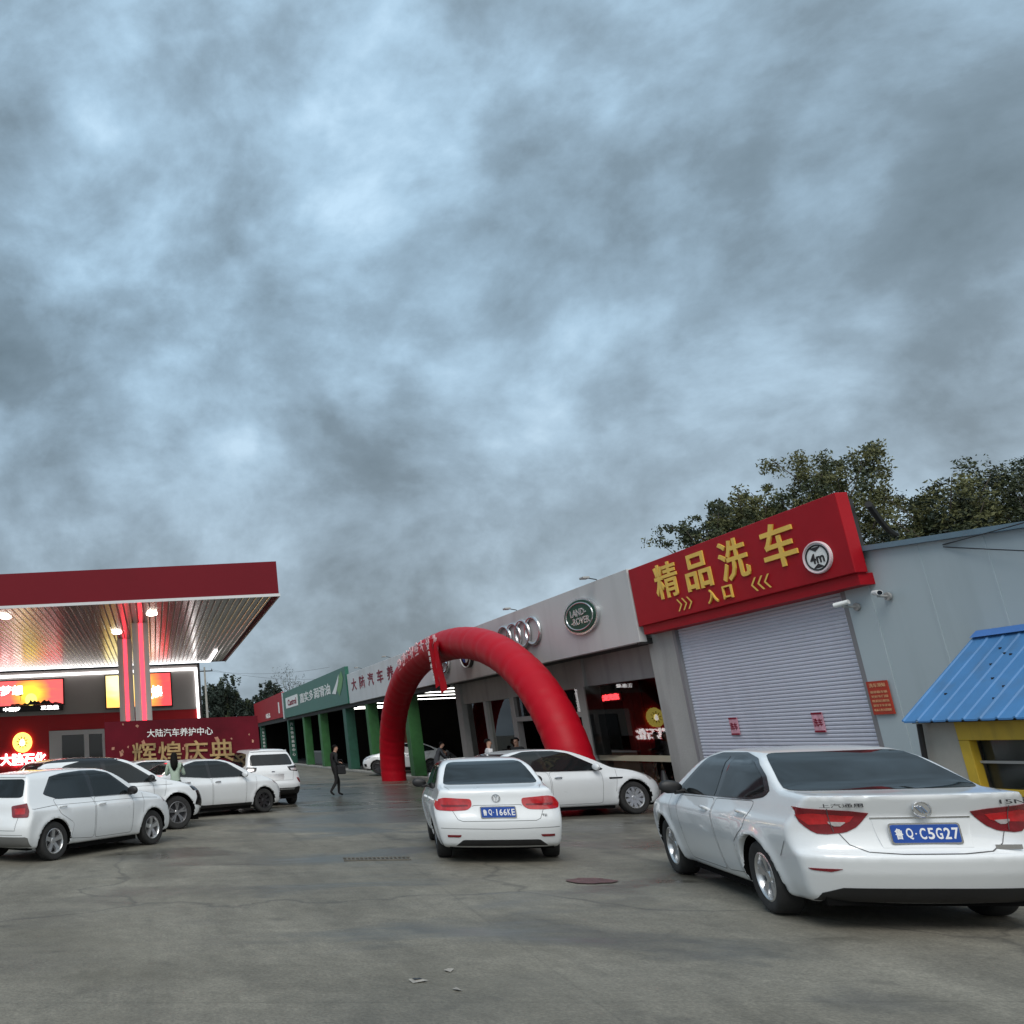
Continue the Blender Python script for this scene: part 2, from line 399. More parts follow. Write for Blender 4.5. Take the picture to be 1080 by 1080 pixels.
mt['lit_yellow'] = E('lit_yellow_disc', (1, .80, .16), 1.35)

# ------------------------------------------------------------------ fuel station canopy
CY0, CY1, CX0, CX1, SZ, FZ = 24.8, 44.5, -20.0, 3.74, 5.70, 6.66
t = thing('station_canopy', 'flat fuel station canopy with dark red fascia and slatted metal soffit', 'canopy', (-8, 34, 0))
b = MB()
b.box(CX0, CX1, CY0, CY0 + .12, SZ, FZ); b.box(CX0, CX1, CY1 - .12, CY1, SZ, FZ)
b.box(CX1 - .12, CX1, CY0 + .122, CY1 - .122, SZ, FZ); b.box(CX0, CX0 + .12, CY0 + .122, CY1 - .122, SZ, FZ)
b.build('fascia', mt['red_fascia'], t, True)
b = MB(); b.box(CX0 + .13, CX1 - .13, CY0 + .13, CY1 - .13, SZ + .5, SZ + .62); b.build('roof', mt['soffit_dark'], t, True)
b = MB()
b.box(CX0 - .02, CX1 + .03, CY0 - .03, CY0 - .003, SZ - .05, SZ + .03); b.box(CX1 + .003, CX1 + .03, CY0, CY1, SZ - .05, SZ + .03)
b.build('edge_trim', M('silver_edge_trim', (.55, .55, .55), rough=.3, metal=.8), t, True)
mt['slat'] = M('brushed_metal_slat', (.50, .47, .44), rough=.24, metal=.8, var=.06, vscale=.8, rvar=.03)
b = MB(); x = CX0 + .14; W = .19
while x < CX1 - .16:
    x1 = min(x + W - .018, CX1 - .14)
    # each slat is a shallow channel
    b.add([(x, CY0 + .13, SZ + .035), (x + .02, CY0 + .13, SZ), (x1 - .02, CY0 + .13, SZ), (x1, CY0 + .13, SZ + .035),
           (x, CY1 - .13, SZ + .035), (x + .02, CY1 - .13, SZ), (x1 - .02, CY1 - .13, SZ), (x1, CY1 - .13, SZ + .035)],
          [(0, 1, 5, 4), (1, 2, 6, 5), (2, 3, 7, 6)])
    x += W
b.build('slatted_soffit', mt['slat'], t, True)
b = MB(); b.box(CX0 + .13, CX1 - .13, CY0 + .13, CY1 - .13, SZ + .045, SZ + .06); b.build('soffit_backing', mt['mullion'], t, True)
b = MB(); b.box(CX0, 3.0, 43.9, 44.0, SZ - .05, SZ - .01); b.build('led_strip', mt['led_white'], t, True)
b = MB(); b.box(2.86, 3.0, 39.0, 43.88, SZ - .05, SZ - .01); b.build('led_strip', mt['led_white'], t, True)
mt['downlight'] = E('downlight_lens', (1, .93, .80), 12.0)
mt['column'] = M('column_cladding', (.74, .71, .67), rough=.4, var=.05)
for (lx, ly) in ((.15, 27.3), (-4.3, 26.6), (-1.1, 31.4), (-9, 33)):
    b = MB(); b.lathe([(.0, 0), (.14, 0), (.17, .03), (.17, .05), (0, .05)], 'Z', (lx, ly, SZ - .055), 20)
    b.build('downlight', mt['downlight'], t, True, True)
for (px_, py_) in ((-.27, 29.2), (-.92, 33.4), (-9.6, 29.2), (-9.6, 33.4)):
    b = MB(); b.box(px_ - .26, px_ + .28, py_, py_ + .6, 0, SZ - .003); c = b.build('column', mt['column'], t, True, bevel=.02)
    b = MB(); b.box(px_ - .03, px_ + .09, py_ - .02, py_ - .003, .3, SZ - .01); b.build('led_strip', mt['led_red'], c)

# ------------------------------------------------------------------ station shop behind the pumps
SY = 44.8
t = thing('station_shop', 'station shop with grey upper wall, red lower wall and white light outline', 'shop building', (-8, SY + 3, 0))
b = MB(); b.box(-20, 2.37, SY, SY + 6, 3.52, 5.62); b.build('upper_wall', mt['store_grey'], t, True)
b = MB()
b.box(-20, -5.14, SY, SY + 6, 0, 3.518); b.box(-2.36, 2.37, SY, SY + 6, 0, 3.518); b.box(-5.138, -2.362, SY, SY + 6, 2.70, 3.518); b.box(-5.138, -2.362, SY + 1.2, SY + 6, 0, 2.698)
b.build('lower_wall', mt['red_wall'], t, True)
b = MB(); b.box(-20, 2.39, SY - .05, SY - .003, 3.46, 3.54); b.build('wall_trim', mt['mullion'], t, True)
b = MB(); b.box(-20, 2.5, SY - .03, SY + 6.1, 5.623, 5.70); b.box(2.373, 2.5, SY - .03, SY + 6.1, 0, 5.62); b.build('roof', mt['soffit_dark'], t, True)
b = MB(); b.box(-20, 2.36, SY - .08, SY - .003, 5.36, 5.48); b.box(2.24, 2.36, SY - .08, SY - .003, 0.2, 5.358); b.build('led_outline', mt['led_white'], t, True)
w = MB(); w.box(-5.12, -4.50, SY - .04, SY + .06, 1.35, 2.68); w.box(-4.50, -2.38, SY - .04, SY + .06, 2.46, 2.68); w.box(-3.40, -3.16, SY - .04, SY + .06, .3, 2.458); w.box(-2.5, -2.38, SY - .04, SY + .06, .3, 2.458)
wo = w.build('window', mt['white_panel'], t, True)
w = MB(); w.box(-4.498, -3.402, SY + .02, SY + .05, .3, 2.455); w.box(-3.158, -2.502, SY + .02, SY + .05, .3, 2.455); g_ = w.build('pane', mt['dark_glass'], wo)
# the lit emblem and the letters are fixed on the red wall: signs of their own
def sunflower(name, c, r, right, label, cat, lit):
    t = thing(name, label, cat, c)
    right = Vector(right); up = Vector((0, 0, 1)); n = right.cross(up); c = Vector(c)
    def P(a, rr, d): return c + right * (math.cos(a) * rr) + up * (math.sin(a) * rr) + n * d
    b = MB(); k = 36
    vs = [P(2 * PI * i / k, r, .0) for i in range(k)] + [P(2 * PI * i / k, r, .08) for i in range(k)]
    b.add(vs, [tuple(range(k, 2 * k))] + [(i, (i + 1) % k, k + (i + 1) % k, k + i) for i in range(k)]); b.build('disc', lit, t, True)
    b = MB()
    for i in range(10):
        a = PI * .05 + i * PI * 2 / 10 + .3
        b.add([P(a - .20, r * .40, .10), P(a, r * .70, .10), P(a + .20, r * .40, .10), P(a, r * .33, .10)], [(0, 3, 2, 1)])
    b.build('petals', M('emblem_brown', (.55, .30, .03), rough=.5), t, True)
    b = MB(); pts = []
    for i in range(20):
        a = 2 * PI * i / 20; q = Vector((math.sin(a) * r * .22 * (1 - .35 * math.cos(a)), math.cos(a) * r * .34))
        pts.append(c + right * q.x + up * q.y + n * .115)
    b.add(pts, [tuple(range(20))]); b.build('flame', mt['lit_letter'], t, True)
    return t
sunflower('emblem_sign', (-6.44, SY - .09, 2.19), .48, (1, 0, 0), 'round lit yellow flower emblem on the red shop wall', 'sign', mt['lit_yellow'])
t = thing('shop_name_sign', 'lit white shop name letters below the round yellow emblem', 'sign', (-6.42, SY - .02, 1.1))
b = MB(); put_text(b, '大陆石化', (-6.42, SY - .004, 1.40), (1, 0, 0), (0, 0, 1), .56, 2.25, .10, .03); b.build('lettering', mt['lit_letter'], t, True)
b = MB(); b.box(-7.5, -5.35, SY - .05, SY - .003, 1.36, 1.44); b.build('mounting_rail', mt['red_wall'], t, True)
# light boxes with printed sunset pictures
def sunset_print(name, c0, c1, glow, gx, gz, wx, wz, es):
    m, nt, bs = new_mat(name); N = nt.nodes.new; L = nt.links.new
    tc = N("ShaderNodeTexCoord"); mp = N("ShaderNodeMapping"); mp.inputs['Location'].default_value = (-gx / wx, 0, -gz / wz); mp.inputs['Scale'].default_value = (1 / wx, 0, 1 / wz)
    L(tc.outputs['Object'], mp.inputs[0]); gr = N("ShaderNodeTexGradient"); gr.gradient_type = 'SPHERICAL'; L(mp.outputs[0], gr.inputs[0])
    nz = N("ShaderNodeTexNoise"); nz.inputs['Scale'].default_value = 2.2; nz.inputs['Detail'].default_value = 5
    m2 = N("ShaderNodeMapping"); m2.inputs['Scale'].default_value = (.6, 1, 3); L(tc.outputs['Object'], m2.inputs[0]); L(m2.outputs[0], nz.inputs['Vector'])
    ad = N("ShaderNodeMath"); ad.operation = 'MULTIPLY_ADD'; L(nz.outputs[0], ad.inputs[0]); ad.inputs[1].default_value = .35; L(gr.outputs[0], ad.inputs[2])
    r = N("ShaderNodeValToRGB"); L(ad.outputs[0], r.inputs[0]); e = r.color_ramp.elements
    e[0].position = .2; e[0].color = (*c0, 1); e[1].position = .95; e[1].color = (*glow, 1); k = e.new(.5); k.color = (*c1, 1)
    L(r.outputs[0], bs.inputs['Emission Color']); bs.inputs['Emission Strength'].default_value = es; bs.inputs['Base Color'].default_value = (.1, .05, .04, 1); bs.inputs['Roughness'].default_value = .3
    return m
def light_box(x0, x1, z0, z1, m, label):
    t = thing('light_box', label, 'light box sign', ((x0 + x1) / 2, SY, z0), 0)
    b = MB(); b.box(x0 - .06, x1 + .06, SY - .12, SY - .003, z0 - .06, z1 + .06); b.build('case', mt['black'], t, True)
    b = MB(); b.box(x0, x1, SY - .14, SY - .122, z0, z1); b.build('picture', m, t, True)
    return t
t = light_box(-10.6, -4.38, 3.98, 5.18, sunset_print('red_sunset_print', (.95, .10, .10), (1, .28, .05), (1, .75, .05), -6.0, 4.55, 1.05, .95, 1.25), 'long red light box with a yellow sunset picture and white characters')
b = MB(); put_text(b, '梦想', (-6.95, SY - .142, 4.72), (1, 0, 0), (0, 0, 1), .48, 1.15, .01, .02); put_text(b, '中国梦', (-6.95, SY - .142, 3.80), (1, 0, 0), (0, 0, 1), .20, .85, .01, .02); put_text(b, '正能量', (-5.05, SY - .142, 3.82), (1, 0, 0), (0, 0, 1), .20, .9, .01, .02)
b.build('lettering', mt['lit_letter'], t, True)
b = MB(); b.box(-10.6, -4.38, SY - .139, SY - .125, 3.66, 3.975); b.build('caption_strip', mt['black'], t, True)
b = MB(); k = 24
b.add([(-5.98 + .3 * math.cos(2 * PI * i / k), SY - .144, 4.25 + .3 * math.sin(2 * PI * i / k)) for i in range(k)], [tuple(range(k))]); b.build('sun_disc', mt['lit_yellow'], t, True)
b = MB(); r_ = random.Random(3)
pts = [(-7.0, 3.98)]
for i in range(26): pts.append((-7.0 + i * .1, 4.02 + r_.random() * (.22 if 8 < i < 20 else .08)))
pts.append((-4.4, 3.98)); b.prism(pts, 1, SY - .150, SY - .146)
b.box(-6.52, -6.5, SY - .150, SY - .146, 4.2, 4.6); b.box(-6.6, -6.42, SY - .1505, SY - .1465, 4.45, 4.5)
b.build('skyline_silhouette', mt['black'], t, True)
t = light_box(-2.22, -.62, 3.68, 5.24, sunset_print('yellow_field_print', (.9, .32, .10), (1, .66, .12), (1, .90, .42), -1.6, 5.0, 1.6, 1.6, 1.4), 'yellow light box picture with a small figure, left of the canopy columns')
b = MB(); b.tube([(-1.2, SY - .16, 4.35), (-1.12, SY - .16, 4.62), (-1.18, SY - .16, 4.85)], [.03, .07, .05], 6); b.tube([(-1.12, SY - .16, 4.62), (-.98, SY - .16, 4.3)], [.04, .025], 6); b.build('figure_silhouette', mt['black'], t, True)
t = light_box(-.50, 1.0, 3.68, 5.26, sunset_print('orange_print', (.95, .06, .07), (1, .22, .05), (1, .60, .10), -.5, 4.4, 1.2, 1.7, 1.3), 'orange red light box with a white character, right of the canopy columns')
b = MB(); put_text(b, '煌', (.30, SY - .142, 4.35), (1, 0, 0), (0, 0, 1), .66, .56, .01, .02); b.build('lettering', mt['lit_letter'], t, True)

# ------------------------------------------------------------------ red celebration banner on its frame
t = thing('banner_board', 'dark red celebration banner board with white and gold characters', 'banner', (.8, 27.05, 0))
mt['banner'] = M('dark_red_banner_print', (.105, .004, .012), rough=.5, spec=.15, var=.35, vscale=.9, bump=.06, bscale=2.0)
b = MB(); b.box(-1.43, 3.12, 27.0, 27.05, .12, 2.47); b.build('panel', mt['banner'], t, True)
b = MB(); put_text(b, '大陆汽车养护中心', (.80, 26.995, 2.09), (1, 0, 0), (0, 0, 1), .235, 1.95, .012, .012); b.build('lettering', mt['letter_white'], t, True)
mt['gold'] = M('gold_foil_letters', (.36, .24, .10), rough=.5, metal=.1, var=.65, vscale=3.5)
b = MB(); put_text(b, '辉煌庆典', (.86, 26.995, 1.52), (1, 0, 0), (0, 0, 1), .64, 3.0, .05, .012); b.build('lettering', mt['gold'], t, True)
b = MB(); r_ = random.Random(11)
for i in range(46):
    cx, cz = -1.3 + r_.random() * 4.3, .5 + r_.random() * 1.9
    if -.2 < cx < 1.8 and cz > 1.9: continue
    a = r_.random() * 6; s1 = .03 + .07 * r_.random() ** 2
    b.add([(cx + s1 * math.cos(a + k) * (1 if k % 2 else .45), 26.9975, cz + s1 * math.sin(a + k)) for k in (0, 1.3, 2.6, 3.9)], [(0, 1, 2, 3)])
b.build('confetti_print', M('pale_gold_print', (.42, .20, .13), rough=.5, var=.5, vscale=5), t, True)
b = MB()
for px_ in (-1.4, .8, 3.05): b.box(px_ - .03, px_ + .03, 27.053, 27.11, 0, 2.45); b.tube([(px_, 27.11, 1.6), (px_, 28.0, .02)], .02, 6)
b.build('frame', mt['mullion'], t, True)

# ------------------------------------------------------------------ the row of shops on the right (facade plane x = 10.7)
FX = 10.7
WL = ((0, -1, 0), (0, 0, 1))            # writing direction and up on walls that face the lot
# --- open service bays with green pillars
t = thing('service_bay_building', 'long open fronted service bay building with green pillars and bright ceiling tubes', 'workshop', (15, 64, 0))
b = MB(); b.box(FX + .45, 19, 33.75, 96, 0, .10); b.build('floor', mt['interior_floor'], t, True)
b = MB(); b.box(FX + .12, FX + .448, 33.75, 96, 0, .11); b.build('kerb', mt['kerb'], t, True, bevel=.02)
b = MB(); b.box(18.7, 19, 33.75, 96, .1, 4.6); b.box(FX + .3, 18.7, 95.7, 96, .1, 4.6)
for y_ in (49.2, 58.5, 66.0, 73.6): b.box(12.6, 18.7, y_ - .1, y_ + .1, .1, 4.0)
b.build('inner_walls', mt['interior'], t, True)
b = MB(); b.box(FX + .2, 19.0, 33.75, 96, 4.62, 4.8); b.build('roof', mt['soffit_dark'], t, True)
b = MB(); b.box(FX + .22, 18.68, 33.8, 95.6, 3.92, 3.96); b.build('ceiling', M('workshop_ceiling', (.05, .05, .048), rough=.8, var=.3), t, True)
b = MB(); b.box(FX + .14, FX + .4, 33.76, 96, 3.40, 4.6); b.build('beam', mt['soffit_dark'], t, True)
pil = [(92.3, 'teal_paint', .50), (73.3, 'teal_paint', .55), (65.7, 'green_paint', .7), (59.4, 'green_paint', .75), (51.6, 'teal_paint', .8), (46.2, 'green_paint', .55), (39.2, 'green_paint', .62)]
for y_, mm, w_ in pil:
    b = MB(); b.box(FX + .15, FX + .15 + .5, y_ - w_ / 2, y_ + w_ / 2, .112, 3.62)
    p = b.build('pillar', mt[mm], t, True, bevel=.02)
    if y_ in (73.3, 92.3):
        b = MB()
        for i, ch in enumerate('汽车快修美容中心'):
            put_text(b, ch, (FX + .4, y_ - w_ / 2 - .004, 3.1 - i * .33), (1, 0, 0), (0, 0, 1), .24, .24, .008, .01)
        b.build('lettering', mt['letter_white'], p)
for (y0, y1) in ((34.3, 38.6), (40.0, 45.6), (46.8, 50.8)):
    y_ = y0
    while y_ < y1:
        b = MB(); b.box(12.0, 17.0, y_ - .04, y_ + .04, 3.54, 3.58); b.build('ceiling_tube', mt['tube'], t, True)
        y_ += 2.9
for (y_, z_) in ((56, 3.5), (54, 3.5)):
    b = MB(); b.box(12.2, 14.2, y_ - .08, y_ + .08, z_, z_ + .08); b.build('ceiling_tube', mt['tube'], t, True)
# lift posts, tool benches and stores seen inside the bays
def lift(x_, y_, label):
    t = thing('car_lift', label, 'car lift', (x_, y_, .1), 0, 'lifts in the service bays')
    b = MB(); b.box(x_ - .15, x_ + .15, y_ - .15, y_ + .15, .1, 3.3); b.box(x_ - .3, x_ + .3, y_ - .3, y_ + .3, .1, .13); b.build('post', M('lift_red_paint', (.40, .12, .07), rough=.5, var=.3) if 'lift' not in mt else mt['lift'], t, True)
    b = MB(); b.box(x_ - .12, x_ + 1.0, y_ - .06, y_ + .06, .45, .55); b.box(x_ - .2, x_ + .2, y_ - .2, y_ + .2, .4, .75); b.build('arm', mt['black'], t, True)
mt['lift'] = M('lift_red_paint', (.40, .12, .07), rough=.5, var=.3)
lift(12.6, 36.9, 'red lift post just left of the grey showroom corner')
lift(12.9, 47.6, 'red lift post in the bay behind the parked white car')
t = thing('tool_bench', 'pale work bench against the back of a far service bay', 'bench', (12.6, 69.5, .1))
b = MB(); b.box(12.2, 13.0, 67, 72.5, .9, 1.0); b.build('top', mt['mullion'], t, True)
b = MB(); b.box(12.25, 12.95, 67.1, 72.4, .1, .898); b.build('cabinet', mt['interior_floor'], t, True)

def fascia(name, label, y0, y1, z0, z1, m, x=FX, th=.14, group=None):
    t = thing(name, label, 'sign', (x, (y0 + y1) / 2, z0), 0, group)
    b = MB(); b.box(x, x + th, y0, y1, z0, z1); b.build('panel', m, t, True, bevel=.01)
    return t
t = fascia('red_shop_sign', 'plain dark red sign board at the far end of the shop row', 73.95, 95, 3.72, 5.72, mt['sign_red'])
b = MB(); put_text(b, '大陆石化', (FX - .004, 84, 4.15), *WL, .42, 3.2, .03, .01); b.box(FX - .02, FX - .004, 76.2, 76.8, 4.1, 5.0); b.build('lettering', mt['letter_white'], t, True)
t = fascia('green_shop_sign', 'dark green shop sign with a white logo box and white characters', 49.3, 73.3, 3.60, 5.58, mt['green_board'], th=.20, x=FX - .06)
b = MB(); b.box(FX - .07, FX + .14, 73.32, 73.9, 3.55, 5.62); b.build('end_trim', mt['white_panel'], t, True)
gx = FX - .064
b = MB(); b.box(gx - .03, gx, 66.0, 71.8, 4.28, 5.08); lb = b.build('logo_box', mt['letter_white'], t, True)
b = MB(); put_text(b, 'Castrol', (gx - .032, 68.6, 4.66), *WL, .46, 4.2, .01, .03); b.build('lettering', mt['letter_red'], lb)
b = MB(); put_text(b, '嘉实多润滑油', (gx - .003, 59.4, 4.68), *WL, .66, 11.2, .012, .015); b.build('lettering', mt['letter_white'], t, True)
b = MB()
b.add([(gx - .02, 53.3, 4.35), (gx - .02, 52.2, 4.25), (gx - .02, 51.2, 4.9), (gx - .02, 50.9, 5.3), (gx - .02, 51.9, 4.85), (gx - .02, 52.5, 4.62)], [(0, 1, 2, 3, 4, 5)])
b.build('flash_mark', mt['letter_white'], t, True)
b = MB()
b.add([(gx - .012, 52.0, 4.6), (gx - .012, 51.2, 5.1), (gx - .012, 50.2, 5.42), (gx - .012, 49.9, 5.0), (gx - .012, 50.5, 4.5), (gx - .012, 51.3, 4.1)], [(0, 1, 2, 3, 4, 5)])
b.build('leaf_mark', M('leaf_green', (.10, .28, .06), rough=.4, var=.3), t, True)
t = fascia('white_shop_sign', 'long white shop sign with dark red characters between green sign and arch', 33.62, 49.2, 3.58, 5.13, mt['white_panel'])
b = MB(); [put_text(b, ch, (FX - .003, 47.7 - i * 1.84, 4.50), *WL, .62, 1.12, .012, .02) for i, ch in enumerate('大陆汽车养护中心')]; b.build('lettering', mt['letter_red'], t, True)

# --- showroom with glass front
t = thing('showroom_building', 'grey showroom building with glass front under a plain grey fascia', 'showroom', (15, 27, 0))
b = MB(); b.box(FX, FX + .16, 19.78, 33.6, 3.48, 5.10); b.build('fascia', mt['grey_panel'], t, True, bevel=.01)
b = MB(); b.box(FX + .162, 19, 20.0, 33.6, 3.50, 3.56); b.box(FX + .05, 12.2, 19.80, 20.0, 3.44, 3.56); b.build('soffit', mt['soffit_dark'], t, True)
b = MB(); b.box(FX + .3, 19, 19.9, 33.6, 4.7, 4.85); b.build('roof', mt['soffit_dark'], t, True)
LX = 11.4
b = MB(); b.box(LX, LX + .25, 20.28, 33.5, 2.77, 3.498); b.build('lintel', mt['render'], t, True)
for y0, y1 in ((33.5, 34.05), (23.95, 24.42), (20.0, 20.28)):
    b = MB(); b.box(LX - .08, LX + .32, y0, y1, 0, 3.497); b.build('column', mt['render'], t, True, bevel=.01)
b = MB()
for y0, y1 in ((31.35, 31.6), (28.95, 29.3), (26.6, 26.72)): b.box(LX + .02, LX + .2, y0, y1, .05, 2.768)
b.box(LX + .03, LX + .18, 24.42, 28.95, 2.02, 2.16); b.box(LX + .03, LX + .18, 31.6, 33.5, .78, .86)
b.build('window_frame', mt['mullion'], t, True)
b = MB(); b.box(LX - .02, LX + .2, 20.28, 23.95, .92, 1.05); b.build('sill', M('cream_sill', (.50, .46, .34), rough=.5, var=.1), t, True)
b = MB(); b.box(LX + .02, LX + .2, 20.28, 23.95, 0, .30); b.build('plinth', mt['render'], t, True)
mt['shop_glass'] = M('tinted_shop_glass', (.006, .006, .006), rough=.015, spec=1.0)
def pane_glass(ior):
    m = bpy.data.materials.new('clear_shop_glass'); m.use_nodes = True; nt = m.node_tree; nt.nodes.clear()
    N = nt.nodes.new; L = nt.links.new
    o = N("ShaderNodeOutputMaterial"); mx = N("ShaderNodeMixShader"); tr = N("ShaderNodeBsdfTransparent"); gl = N("ShaderNodeBsdfGlossy"); fr = N("ShaderNodeFresnel")
    tr.inputs[0].default_value = (.62, .63, .62, 1); gl.inputs['Roughness'].default_value = .012; gl.inputs[0].default_value = (.9, .9, .9, 1); fr.inputs[0].default_value = ior
    L(fr.outputs[0], mx.inputs[0]); L(tr.outputs[0], mx.inputs[1]); L(gl.outputs[0], mx.inputs[2]); L(mx.outputs[0], o.inputs[0]); return m
mt['pane'] = pane_glass(1.62); mt['pane2'] = pane_glass(1.30)
b = MB(); a_ = .0785   # this pane stands a few degrees out of line, it mirrors the lit station sign
b.add([(LX + .17, 20.28, 1.05), (LX + .17 - a_ * 3.67, 23.95, 1.05), (LX + .17 - a_ * 3.67, 23.95, 2.768), (LX + .17, 20.28, 2.768)], [(3, 2, 1, 0)])
b.add([(LX + .17, 20.28, .3), (LX + .17 - a_ * 3.67, 23.95, .3), (LX + .17 - a_ * 3.67, 23.95, .92), (LX + .17, 20.28, .92)], [(3, 2, 1, 0)])
b.build('shop_window', mt['pane'], t, True)
b = MB()
for (y0, y1, z0) in ((29.3, 31.35, .05), (31.6, 33.5, .86), (24.42, 28.95, 2.16)): b.add([(LX + .11, y0, z0), (LX + .11, y0, 2.768), (LX + .11, y1, 2.768), (LX + .11, y1, z0)], [(0, 1, 2, 3)])
b.build('glazing', mt['pane2'], t, True)
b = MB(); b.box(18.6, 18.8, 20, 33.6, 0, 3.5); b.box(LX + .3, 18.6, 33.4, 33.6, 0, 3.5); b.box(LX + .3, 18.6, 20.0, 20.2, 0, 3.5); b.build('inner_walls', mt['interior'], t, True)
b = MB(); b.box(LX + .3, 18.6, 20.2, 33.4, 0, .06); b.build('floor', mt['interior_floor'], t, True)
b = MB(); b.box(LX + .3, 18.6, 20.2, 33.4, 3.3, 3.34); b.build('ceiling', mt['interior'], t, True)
t = thing('tube_light', 'slim vertical white tube light inside the showroom entrance', 'light', (12.0, 30.7, 1.1))
b = MB(); b.tube([(11.95, 30.55, 1.05), (11.95, 30.55, 2.55)], .028, 8); b.build('tube', mt['tube'], t, True)
b = MB(); b.box(11.93, 11.97, 30.53, 30.57, .06, 1.05); b.build('stand', mt['black'], t, True)
t = thing('neon_sign', 'small red lit neon sign behind the dark showroom window', 'sign', (12.6, 25.4, 2.3))
b = MB(); b.box(12.55, 12.6, 24.62, 25.98, 2.40, 2.64); b.tube([(12.575, 24.7, 2.64), (12.575, 24.7, 3.3)], .008, 5); b.tube([(12.575, 25.9, 2.64), (12.575, 25.9, 3.3)], .008, 5); b.build('case', mt['black'], t, True)
b = MB(); put_text(b, '欢迎光临', (12.548, 25.3, 2.52), *WL, .17, 1.15, .02, .05); b.build('lettering', E('neon_red', (1, .05, .06), 3.0), t, True)
t = thing('red_curtain', 'narrow dark red curtain hanging inside the showroom window', 'curtain', (13.0, 25.0, .06))
b = MB(); vs = []
for i in range(25):
    y_ = 24.55 + i * .035; vs += [(13.0 + .05 * math.sin(i * 1.5), y_, .1), (13.0 + .05 * math.sin(i * 1.5), y_, 3.3)]
b.add(vs, [(2 * i, 2 * i + 2, 2 * i + 3, 2 * i + 1) for i in range(24)])
b.build('cloth', M('red_curtain_cloth', (.30, .03, .02), rough=.7, var=.3, emit=None), t, True)
b = MB(); b.tube([(13.0, 24.45, 3.29), (13.0, 25.5, 3.29)], .015, 6); b.build('rail', mt['mullion'], t, True)
t = thing('reception_counter', 'brown reception counter with papers inside the showroom', 'counter', (13.2, 26.3, .06))
b = MB(); b.box(12.9, 13.5, 25.0, 27.6, .06, 1.05); b.build('body', M('counter_wood', (.14, .085, .05), rough=.5, var=.3), t, True)
b = MB(); b.box(12.85, 13.55, 24.95, 27.65, 1.053, 1.10); b.build('top', mt['white_panel'], t, True)

# --- car makers' emblems on the grey fascia
def ring(b, c, ry, rz, tube_r, seg=40, x=None):
    pts = [(c[0], c[1] + ry * math.cos(2 * PI * i / seg), c[2] + rz * math.sin(2 * PI * i / seg)) for i in range(seg + 1)]
    b.tube(pts, tube_r, 8, cap=False)
def disc(b, x0, x1, cy, cz, ry, rz, seg=40):
    b.prism([(cy + ry * math.cos(2 * PI * i / seg), cz + rz * math.sin(2 * PI * i / seg)) for i in range(seg)], 0, x0, x1)
EX = FX - .003
mt['emblem_green'] = M('emblem_green_enamel', (.004, .060, .034), rough=.5, spec=.3)
mt['silver'] = M('silver_emblem', (.62, .63, .64), rough=.25, metal=.75)
t = thing('oval_emblem_sign', 'green oval emblem with white lettering on the grey fascia', 'emblem', (EX, 22.1, 4.2), 0)
b = MB(); disc(b, EX - .07, EX, 22.1, 4.38, .88, .44); b.build('rim', mt['silver'], t, True, True)
b = MB(); disc(b, EX - .085, EX - .072, 22.1, 4.38, .80, .395); b.build('plate', mt['emblem_green'], t, True)
b = MB(); ring(b, (EX - .088, 22.1, 4.38), .69, .325, .018); put_text(b, 'LAND-', (EX - .086, 22.12, 4.48), *WL, .17, .82, .012, .02); put_text(b, '-ROVER', (EX - .086, 22.06, 4.27), *WL, .17, .95, .012, .02)
b.build('lettering', mt['silver'], t, True)
t = thing('ring_emblem_sign', 'emblem of four interlocked silver rings on the grey fascia', 'emblem', (EX, 26.1, 4.2))
for i in range(4):
    b = MB(); ring(b, (EX - .05 + .012 * (i % 2), 26.95 - i * .66, 4.40), .47, .36, .045); b.build('ring', mt['silver'], t, True, True)
b = MB()
for i in range(4): b.tube([(EX, 26.95 - i * .66, 4.04), (EX - .05, 26.95 - i * .66, 4.04)], .02, 6); b.tube([(EX, 26.95 - i * .66, 4.76), (EX - .05, 26.95 - i * .66, 4.76)], .02, 6)
b.build('fixings', mt['black'], t, True)
t = thing('roundel_emblem_sign', 'black ringed round emblem with quartered centre on the grey fascia, seen under the arch', 'emblem', (EX, 30.3, 4.0))
b = MB(); disc(b, EX - .12, EX, 30.3, 4.30, .52, .46); b.build('rim', mt['gloss_black'], t, True, True)
b = MB()
for q, k in ((0, 0), (2, 0)):
    pts = [(30.3, 4.30)] + [(30.3 + .33 * math.cos(q * PI / 2 + j * PI / 16), 4.30 + .29 * math.sin(q * PI / 2 + j * PI / 16)) for j in range(9)]
    b.prism(pts, 0, EX - .13, EX - .122)
ring(b, (EX - .125, 30.3, 4.30), .50, .44, .02); b.build('white_quarters', mt['letter_white'], t, True)
b = MB()
for q in (1, 3):
    pts = [(30.3, 4.30)] + [(30.3 + .33 * math.cos(q * PI / 2 + j * PI / 16), 4.30 + .29 * math.sin(q * PI / 2 + j * PI / 16)) for j in range(9)]
    b.prism(pts, 0, EX - .13, EX - .122)
b.build('blue_quarters', mt['plate_blue'], t, True)
t = thing('star_emblem_sign', 'silver ring emblem with three spokes on the grey fascia, seen under the arch', 'emblem', (EX, 32.7, 4.0))
b = MB(); ring(b, (EX - .06, 32.7, 4.36), .52, .46, .06)
for k in range(3):
    a = PI / 2 + k * 2 * PI / 3; b.tube([(EX - .06, 32.7, 4.36), (EX - .06, 32.7 + .5 * math.cos(a), 4.36 + .44 * math.sin(a))], [.09, .02], 6)
b.build('ring', mt['chrome'], t, True, True)

